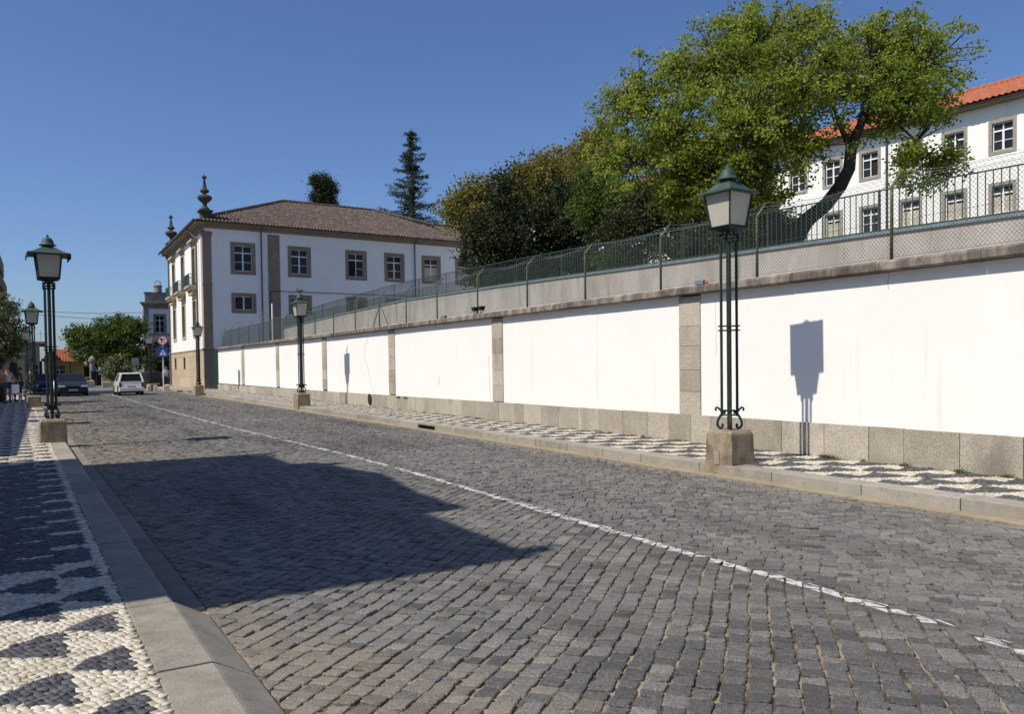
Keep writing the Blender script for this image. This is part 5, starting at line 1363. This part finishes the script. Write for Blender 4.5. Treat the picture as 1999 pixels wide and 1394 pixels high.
# scooter beside the saloon
t = empty('scooter', 'white scooter standing left of the oncoming saloon car', 'scooter', loc=(.62, 59.5, 0), rot=R(-85))
for x in (-.6, .6): car_wheel(t, x, 0, .24, .1)
sw = flat('scooter_white', (.7, .7, .68), .3)
MB().tube([(.6, 0, .35), (.48, 0, .75), (.42, 0, 1.0)], [.06, .1, .05], 8).build('front_shield', sw, t, True)
MB().ball((-.45, 0, .55), .42, .17, .2).build('rear_body', sw, t, True)
MB().box(-.2, .45, -.12, .12, .25, .31).build('footboard', M['black'], t); MB().box(-.75, -.05, -.13, .13, .72, .80).build('seat', M['black'], t, bevel=.03)
MB().tube([(.42, -.33, 1.02), (.42, .33, 1.02)], .018, 6).build('handlebar', M['black'], t); MB().ball((.5, 0, .95), .07, .08, .07).build('headlight', M['head_lens'], t, True)

# ------------------------------------------------------------------ SIGNS
red = flat('sign_red', (.55, .03, .03), .4); wht = flat('sign_white', (.78, .78, .76), .4); blu = flat('sign_blue', (.01, .07, .38), .4); blk = flat('sign_black', (.01, .01, .01), .5)
def disc(mb, r0, r1, y, n=28):
    for k in range(n):
        a, b = 2*math.pi*k/n, 2*math.pi*(k+1)/n
        if r0 > 0: mb.poly([(r0*math.cos(a), y, r0*math.sin(a)), (r1*math.cos(a), y, r1*math.sin(a)), (r1*math.cos(b), y, r1*math.sin(b)), (r0*math.cos(b), y, r0*math.sin(b))])
        else: mb.poly([(0, y, 0), (r1*math.cos(a), y, r1*math.sin(a)), (r1*math.cos(b), y, r1*math.sin(b))])
    return mb
def band(mb, a, b, w, y):
    d = Vector((b[0]-a[0], 0, b[1]-a[1])).normalized(); n = Vector((-d.z, 0, d.x))*w/2
    A, B_ = Vector((a[0], y, a[1])), Vector((b[0], y, b[1])); mb.poly([A-n, B_-n, B_+n, A+n])
sp = (7.22, 60.2, .13)
t = empty('traffic_sign', 'no left turn sign above a blue pedestrian crossing sign on a white post', 'traffic sign', loc=sp, rot=R(-6))
MB().tube([(0, 0, 0), (0, 0, 3.75)], .035, 8).build('post', wht, t)
p = MB().lathe([(.001, -.01), (.335, -.01), (.335, .01), (.001, .01)], n=28); p.v = [(x, z-.055, y+3.5) for x, y, z in p.v]; so_ = p.build('round_sign', wht, t)
def flatpart(name, mb, m_, par, dz=0):
    mb.v = [(x, y, z+dz) for x, y, z in mb.v]; return mb.build(name, m_, par)
flatpart('red_ring', disc(MB(), .265, .33, -.068), red, so_, 3.5)
mb = MB(); band(mb, (-.2, .2), (.2, -.2), .045, -.0705); flatpart('red_slash', mb, red, so_, 3.5)
mb = MB(); band(mb, (-.07, -.17), (-.07, .11), .06, -.069); band(mb, (-.1, .09), (.15, .09), .055, -.0692); flatpart('arrow_stem', mb, blk, so_, 3.5)
mb = MB(); mb.poly([(-.19, -.0695, .09), (-.07, -.0695, .19), (-.07, -.0695, -.01)]); flatpart('arrow_head', mb, blk, so_, 3.5)
q = MB().box(-.33, .33, -.06, -.04, 2.36, 3.02).build('square_sign', blu, t)
mb = MB(); mb.poly([(-.23, -.063, 2.47), (.23, -.063, 2.47), (0, -.063, 2.9)]); mb.build('white_triangle', wht, q)
mb = MB(); disc(mb, 0, .03, -.065, 12); mb.v = [(x, y, z+2.76) for x, y, z in mb.v]; band(mb, (0, 2.73), (0, 2.62), .05, -.065); band(mb, (0, 2.64), (-.06, 2.51), .025, -.0652); band(mb, (0, 2.64), (.06, 2.51), .025, -.0654); band(mb, (-.06, 2.69), (.06, 2.66), .02, -.0656)
for k in range(4): band(mb, (-.15 + k*.1, 2.485), (-.15 + k*.1, 2.5), .05, -.0658)
mb.build('walking_figure', blk, q)
t = empty('traffic_sign', 'small distant no stopping disc above a blue crossing sign', 'traffic sign', loc=(5.0, 100, -.6), rot=R(0))
MB().tube([(0, 0, 0), (0, 0, 3.7)], .04, 6).build('post', M['wire'], t)
p = MB().lathe([(.001, -.01), (.36, -.01), (.36, .01), (.001, .01)], n=24); p.v = [(x, z-.055, y+3.35) for x, y, z in p.v]; s3 = p.build('round_sign', flat('dark_blue_disc', (.02, .025, .14)), t)
flatpart('red_ring', disc(MB(), .29, .37, -.069), red, s3, 3.35)
q = MB().box(-.36, .36, -.06, -.04, 2.2, 2.9).build('square_sign', blu, t); mb = MB(); mb.poly([(-.25, -.063, 2.3), (.25, -.063, 2.3), (0, -.063, 2.78)]); mb.build('white_triangle', wht, q)
t = empty('traffic_sign', 'plain grey back of a square sign left of the lantern lamp near the church', 'traffic sign', loc=(8.0, 88, 0), rot=0)
MB().tube([(0, 0, 0), (0, 0, 2.7)], .035, 6).build('post', M['wire'], t); MB().box(-.33, .33, -.03, -.01, 2.05, 2.8).build('square_sign', flat('sign_grey', (.35, .36, .37)), t)

# small stone bollards and blocks at the street end
def bollard(x, y, label, s=.12, h=.42, z=.1, m_='cream'):
    o = MB().frust((0, 0), 0, h*.86, s, s*.9).frust((0, 0), h*.861, h, s*.9, s*.5).build('bollard', M[m_], None, bevel=.01); o.location = (x, y, z)
    tag(o, label, 'bollard', 'stone bollards by the crossing')
bollard(7.55, 62.2, 'short stone bollard just right of the crossing sign post'); bollard(6.85, 61.5, 'short stone bollard just left of the crossing sign post'); bollard(7.95, 64.0, 'short stone bollard behind the man in the blue shirt')
bollard(6.6, 63.2, 'short stone bollard nearest the lamp plinth beside the crossing sign'); bollard(5.15, 84, 'low brown stone block on the far kerb left of the white car', .38, .6, -.05, 'grey_render'); bollard(3.9, 86, 'low grey stone block under the distant round sign', .4, .75, -.05, 'grey_render')
# far low walls and shelter
Cw = empty('garden_wall', 'low cream stone wall in blocks at the street end left of the white car', 'wall', loc=(6, 90, 0))
for k in range(5): add('wall_block', bx(Plan((5.1, 90), (1, 0), (0, 1)), k*.9+.01, k*.9+.89, 0, .35, -1, 1.2 + .04*k, tone=rnd.random()), M['cream'], Cw)
for k in range(4): add('wall_block', bx(Plan((7.6, 92), (1, .1), (0, 1)), k*.9+.01, k*.9+.89, 0, .35, -1, 1.15, tone=rnd.random()), M['trim'], Cw)
Yw = empty('ochre_garden_wall', 'low ochre garden wall right of the yellow house', 'wall', loc=(5, 99, 0))
add('wall_panel', bx(Plan((4.0, 99.5), (1, 0), (0, 1)), 0, 1.6, 0, .2, -1, .9), M['ochre'], Yw)
bs = empty('bus_shelter', 'dark glazed shelter beside a white column at the street end', 'shelter', loc=(5, 93, 0))
PBs = Plan((4.3, 94), (1, 0), (0, 1))
add('shelter_panel', bx(PBs, .1, 1.0, 0, .06, -.6, 1.45), M['pane'], bs); add('shelter_roof', bx(PBs, 0, 1.15, -.2, .9, 1.451, 1.55), M['pipe'], bs)
for u in (.02, .5, 1.05): add('shelter_post', bx(PBs, u, u+.07, -.05, .02, -.6, 1.45), M['pipe'], bs)
w_ = MB().lathe([(.3, 0), (.26, .2), (.24, 3.0), (.34, 3.1), (.34, 3.4), (.1, 3.7), (.001, 3.75)], n=12).build('stone_column', M['grey_render'], None); w_.location = (4.55, 95.5, -.6); tag(w_, 'pale stone column beside the dark shelter at the street end', 'column')

# overhead wires
def wire(p0, p1, sag, label):
    p0, p1 = Vector(p0), Vector(p1); pts = [p0.lerp(p1, k/16) + Vector((0, 0, -sag*4*(k/16)*(1-k/16))) for k in range(17)]
    o = MB().tube(pts, .022, 4).build('overhead_cable', M['black']); tag(o, label, 'cable')
wire((-4.2, 93, 8.0), (10.1, 101, 8.15), .35, 'upper overhead cable crossing the sky to the church')
wire((-4.2, 92, 7.6), (10.1, 101, 7.35), .3, 'lower overhead cable crossing the sky to the church')

# ------------------------------------------------------------------ PEOPLE
def skin_mesh(name, verts, edges, radii, m_, parent, sub=1):
    me = bpy.data.meshes.new(name); me.from_pydata(verts, edges, []); me.update(); me.materials.append(m_)
    o = new_obj(name, me, parent)
    o.modifiers.new('skin', 'SKIN')
    for v, r in zip(me.skin_vertices[0].data, radii): v.radius = (r, r) if not isinstance(r, tuple) else r
    me.skin_vertices[0].data[0].use_root = True
    s = o.modifiers.new('sub', 'SUBSURF'); s.levels = s.render_levels = sub
    me.polygons.foreach_set('use_smooth', [True]*len(me.polygons))
    o.modifiers['skin'].use_smooth_shade = True
    return o
skinm = flat('skin', (.42, .24, .16), .6)
def person(label, loc, rot, pose, top, bottom, hair=(.03, .02, .015), h=1.72, sit=False, group=None, shorts=False, sleeves=True):
    t = empty('person', label, 'person', group, loc=loc, rot=rot)
    k = h/1.72
    J = dict(pel=(0, 0, .95), spine=(0, 0, 1.12), chest=(0, 0, 1.33), neck=(0, 0, 1.47), head=(.015, 0, 1.60), crown=(.01, 0, 1.68),
             sl=(0, .18, 1.41), sr=(0, -.18, 1.41), el=(-.02, .24, 1.14), er=(-.02, -.24, 1.14), wl=(.06, .25, .90), wr=(.06, -.25, .90),
             hl=(0, .09, .90), hr=(0, -.09, .90), kl=(.02, .10, .49), kr=(.02, -.10, .49), al=(0, .10, .09), ar=(0, -.10, .09), tl=(.16, .11, .035), tr=(.16, -.11, .035))
    J.update(pose)
    if sit:
        dz = .45
        for a in ('pel', 'spine', 'chest', 'neck', 'head', 'crown', 'sl', 'sr', 'el', 'er', 'wl', 'wr', 'hl', 'hr'): x, y, z = J[a]; J[a] = (x, y, z-dz)
        for s_ in 'lr':
            sg = 1 if s_ == 'l' else -1
            J['k'+s_] = (.42, .12*sg, .50); J['a'+s_] = (.45, .12*sg, .09); J['t'+s_] = (.6, .12*sg, .035)
            J['w'+s_] = (.3, .15*sg, .62); J['e'+s_] = (.05, .25*sg, .72)
    names = ['pel', 'spine', 'chest', 'neck', 'head', 'crown', 'sl', 'el', 'wl', 'sr', 'er', 'wr', 'hl', 'kl', 'al', 'tl', 'hr', 'kr', 'ar', 'tr']
    rad = dict(pel=.12, spine=.115, chest=.13, neck=.055, head=.092, crown=.06, sl=.06, el=.042, wl=.028, sr=.06, er=.042, wr=.028, hl=.09, kl=.056, al=.04, tl=.035, hr=.09, kr=.056, ar=.04, tr=.035)
    V = [tuple(Vector(J[n])*k) for n in names]; E = [(0,1),(1,2),(2,3),(3,4),(4,5),(2,6),(6,7),(7,8),(2,9),(9,10),(10,11),(0,12),(12,13),(13,14),(14,15),(0,16),(16,17),(17,18),(18,19)]
    rr = [rad[n]*k for n in names]
    for w_, e_ in ((8, 7), (11, 10)):     # hands: palm and five fingers
        d = (Vector(V[w_]) - Vector(V[e_])).normalized(); side = d.cross(Vector((1, 0, 0))).normalized(); fw = side.cross(d).normalized()
        palm = Vector(V[w_]) + d*.07; V.append(tuple(palm)); rr.append((.022, .032)); E.append((w_, len(V)-1)); pi_ = len(V)-1
        for q, (o_, l_) in enumerate(((-.03, .06), (-.01, .075), (.01, .08), (.03, .065))):
            b0 = palm + fw*o_ + d*.03; V.append(tuple(b0)); rr.append(.0095); E.append((pi_, len(V)-1)); V.append(tuple(b0 + d*l_*.8 + side*.012)); rr.append(.007); E.append((len(V)-2, len(V)-1))
        V.append(tuple(palm + fw*.045 - d*.01)); rr.append(.010); E.append((pi_, len(V)-1)); V.append(tuple(palm + fw*.07 + d*.03)); rr.append(.008); E.append((len(V)-2, len(V)-1))
    skin_mesh('body', V, E, rr, skinm, t)
    # face
    hd = Vector(J['head'])*k
    f_ = MB()
    for s_ in (-1, 1): f_.ball(hd + Vector((.088, .032*s_, .015)), .008, .012, .008, 6, 4)
    f_.build('eyes', M['black'], t)
    f_ = MB(); f_.tube([hd + Vector((.09, 0, .01)), hd + Vector((.112, 0, -.022))], [.008, .014], 5)
    for s_ in (-1, 1): f_.ball(hd + Vector((0, .09*s_, 0)), .02, .01, .028, 6, 4)
    f_.build('nose_and_ears', skinm, t); MB().ball(hd + Vector((.086, 0, -.048)), .01, .022, .006, 6, 4).build('mouth', red, t)
    hm = MB(); hm.ball(hd + Vector((-.022, 0, .035)), .098, .095, .085, 12, 8); hm.build('hair', flat('hair', hair, .7), t, True)
    q = lambda n: tuple(Vector(J[n])*k)
    up = [q('pel'), q('spine'), q('chest'), tuple((Vector(J['neck'])*.45 + Vector(J['chest'])*.55)*k), q('sl'), tuple((Vector(J['sl'])*.4 + Vector(J['el'])*.6)*k), q('sr'), tuple((Vector(J['sr'])*.4 + Vector(J['er'])*.6)*k)]
    if not sleeves: up[5] = tuple((Vector(J['sl'])*.8 + Vector(J['el'])*.2)*k); up[7] = tuple((Vector(J['sr'])*.8 + Vector(J['er'])*.2)*k)
    skin_mesh('shirt', up, [(0,1),(1,2),(2,3),(2,4),(4,5),(2,6),(6,7)], [.15, .145, .155, .08, .078, .062, .078, .062], flat('shirt', top, .8), t)
    f2 = .35 if shorts else .95
    lo = [q('pel'), q('hl'), q('kl') if not shorts else tuple((Vector(J['hl'])*.4 + Vector(J['kl'])*.6)*k), q('hr'), q('kr') if not shorts else tuple((Vector(J['hr'])*.4 + Vector(J['kr'])*.6)*k)]
    ed = [(0,1),(1,2),(0,3),(3,4)]; rd = [.14, .105, .075, .105, .075]
    if not shorts:
        lo += [tuple((Vector(J['al']) + Vector((0, 0, .03)))*k), tuple((Vector(J['ar']) + Vector((0, 0, .03)))*k)]; ed += [(2,5),(4,6)]; rd += [.06, .06]
    skin_mesh('trousers', lo, ed, rd, flat('trousers', bottom, .8), t)
    sh = MB()
    for s_ in 'lr':
        a, b = Vector(J['a'+s_])*k, Vector(J['t'+s_])*k; sh.tube([(a.x-.06, a.y, .045), (b.x, b.y, .035), (b.x+.06, b.y, .03)], [.045, .045, .025], 8)
    sh.build('shoes', M['black'], t, True)
    return t
walk = dict(kl=(.14, .09, .50), al=(.12, .09, .10), tl=(.28, .09, .05), kr=(-.02, -.09, .49), ar=(-.22, -.09, .13), tr=(-.10, -.09, .04), wl=(-.10, .26, .92), wr=(.18, -.25, .96), el=(-.09, .25, 1.15), er=(.03, -.25, 1.14))
person('man in a pale blue shirt and dark trousers walking away beside the crossing sign', (8.05, 65.6, .12), R(95), walk, (.38, .48, .68), (.03, .03, .04), hair=(.12, .1, .09))
GP = 'people in the shade at the left edge'
person('person in a white top and dark blue shorts standing in the shade at the left', (-1.48, 46.5, .13), R(-80), {}, (.55, .55, .58), (.06, .06, .16), group=GP, shorts=True, sleeves=False)
person('person in dark clothes standing nearer the left lamp plinth', (-.98, 47.5, .13), R(170), {}, (.06, .05, .06), (.03, .03, .04), group=GP)
person('person in a rust top at the very left edge of the picture', (-1.72, 45.2, .13), R(-60), walk, (.35, .13, .08), (.07, .05, .06), group=GP)
person('person in a red top sitting on a low bench in the shade', (-1.30, 50, .13), R(-100), {}, (.30, .05, .05), (.04, .04, .05), group=GP, sit=True)
person('person in dark clothes standing behind the second left lamp', (-.62, 58, .1), R(60), {}, (.04, .04, .05), (.03, .03, .04), group=GP)
t = empty('bench', 'low dark bench under the person in red at the left', 'bench', loc=(-1.30, 50.1, .13))
for k in range(3): MB().box(-.6, .6, -.22 + k*.15, -.1 + k*.15, .40, .44).build('seat_slat', M['bark'], t)
for s_ in (-.5, .5): MB().box(s_-.04, s_+.04, -.2, .2, 0, .4).build('leg', M['green_metal'], t)
t = empty('plastic_chair', 'white plastic chair among the people in the shade', 'chair', loc=(-.98, 45.6, .13), rot=R(-40))
MB().box(-.23, .23, -.23, .23, .42, .45).build('seat', sash_w := M['sash'], t, bevel=.01); MB().box(-.24, -.2, -.23, .23, .46, .88).build('backrest', sash_w, t, bevel=.01)
for sx in (-.2, .2):
    for sy in (-.2, .2): MB().box(sx-.02, sx+.02, sy-.02, sy+.02, 0, .42).build('leg', sash_w, t)
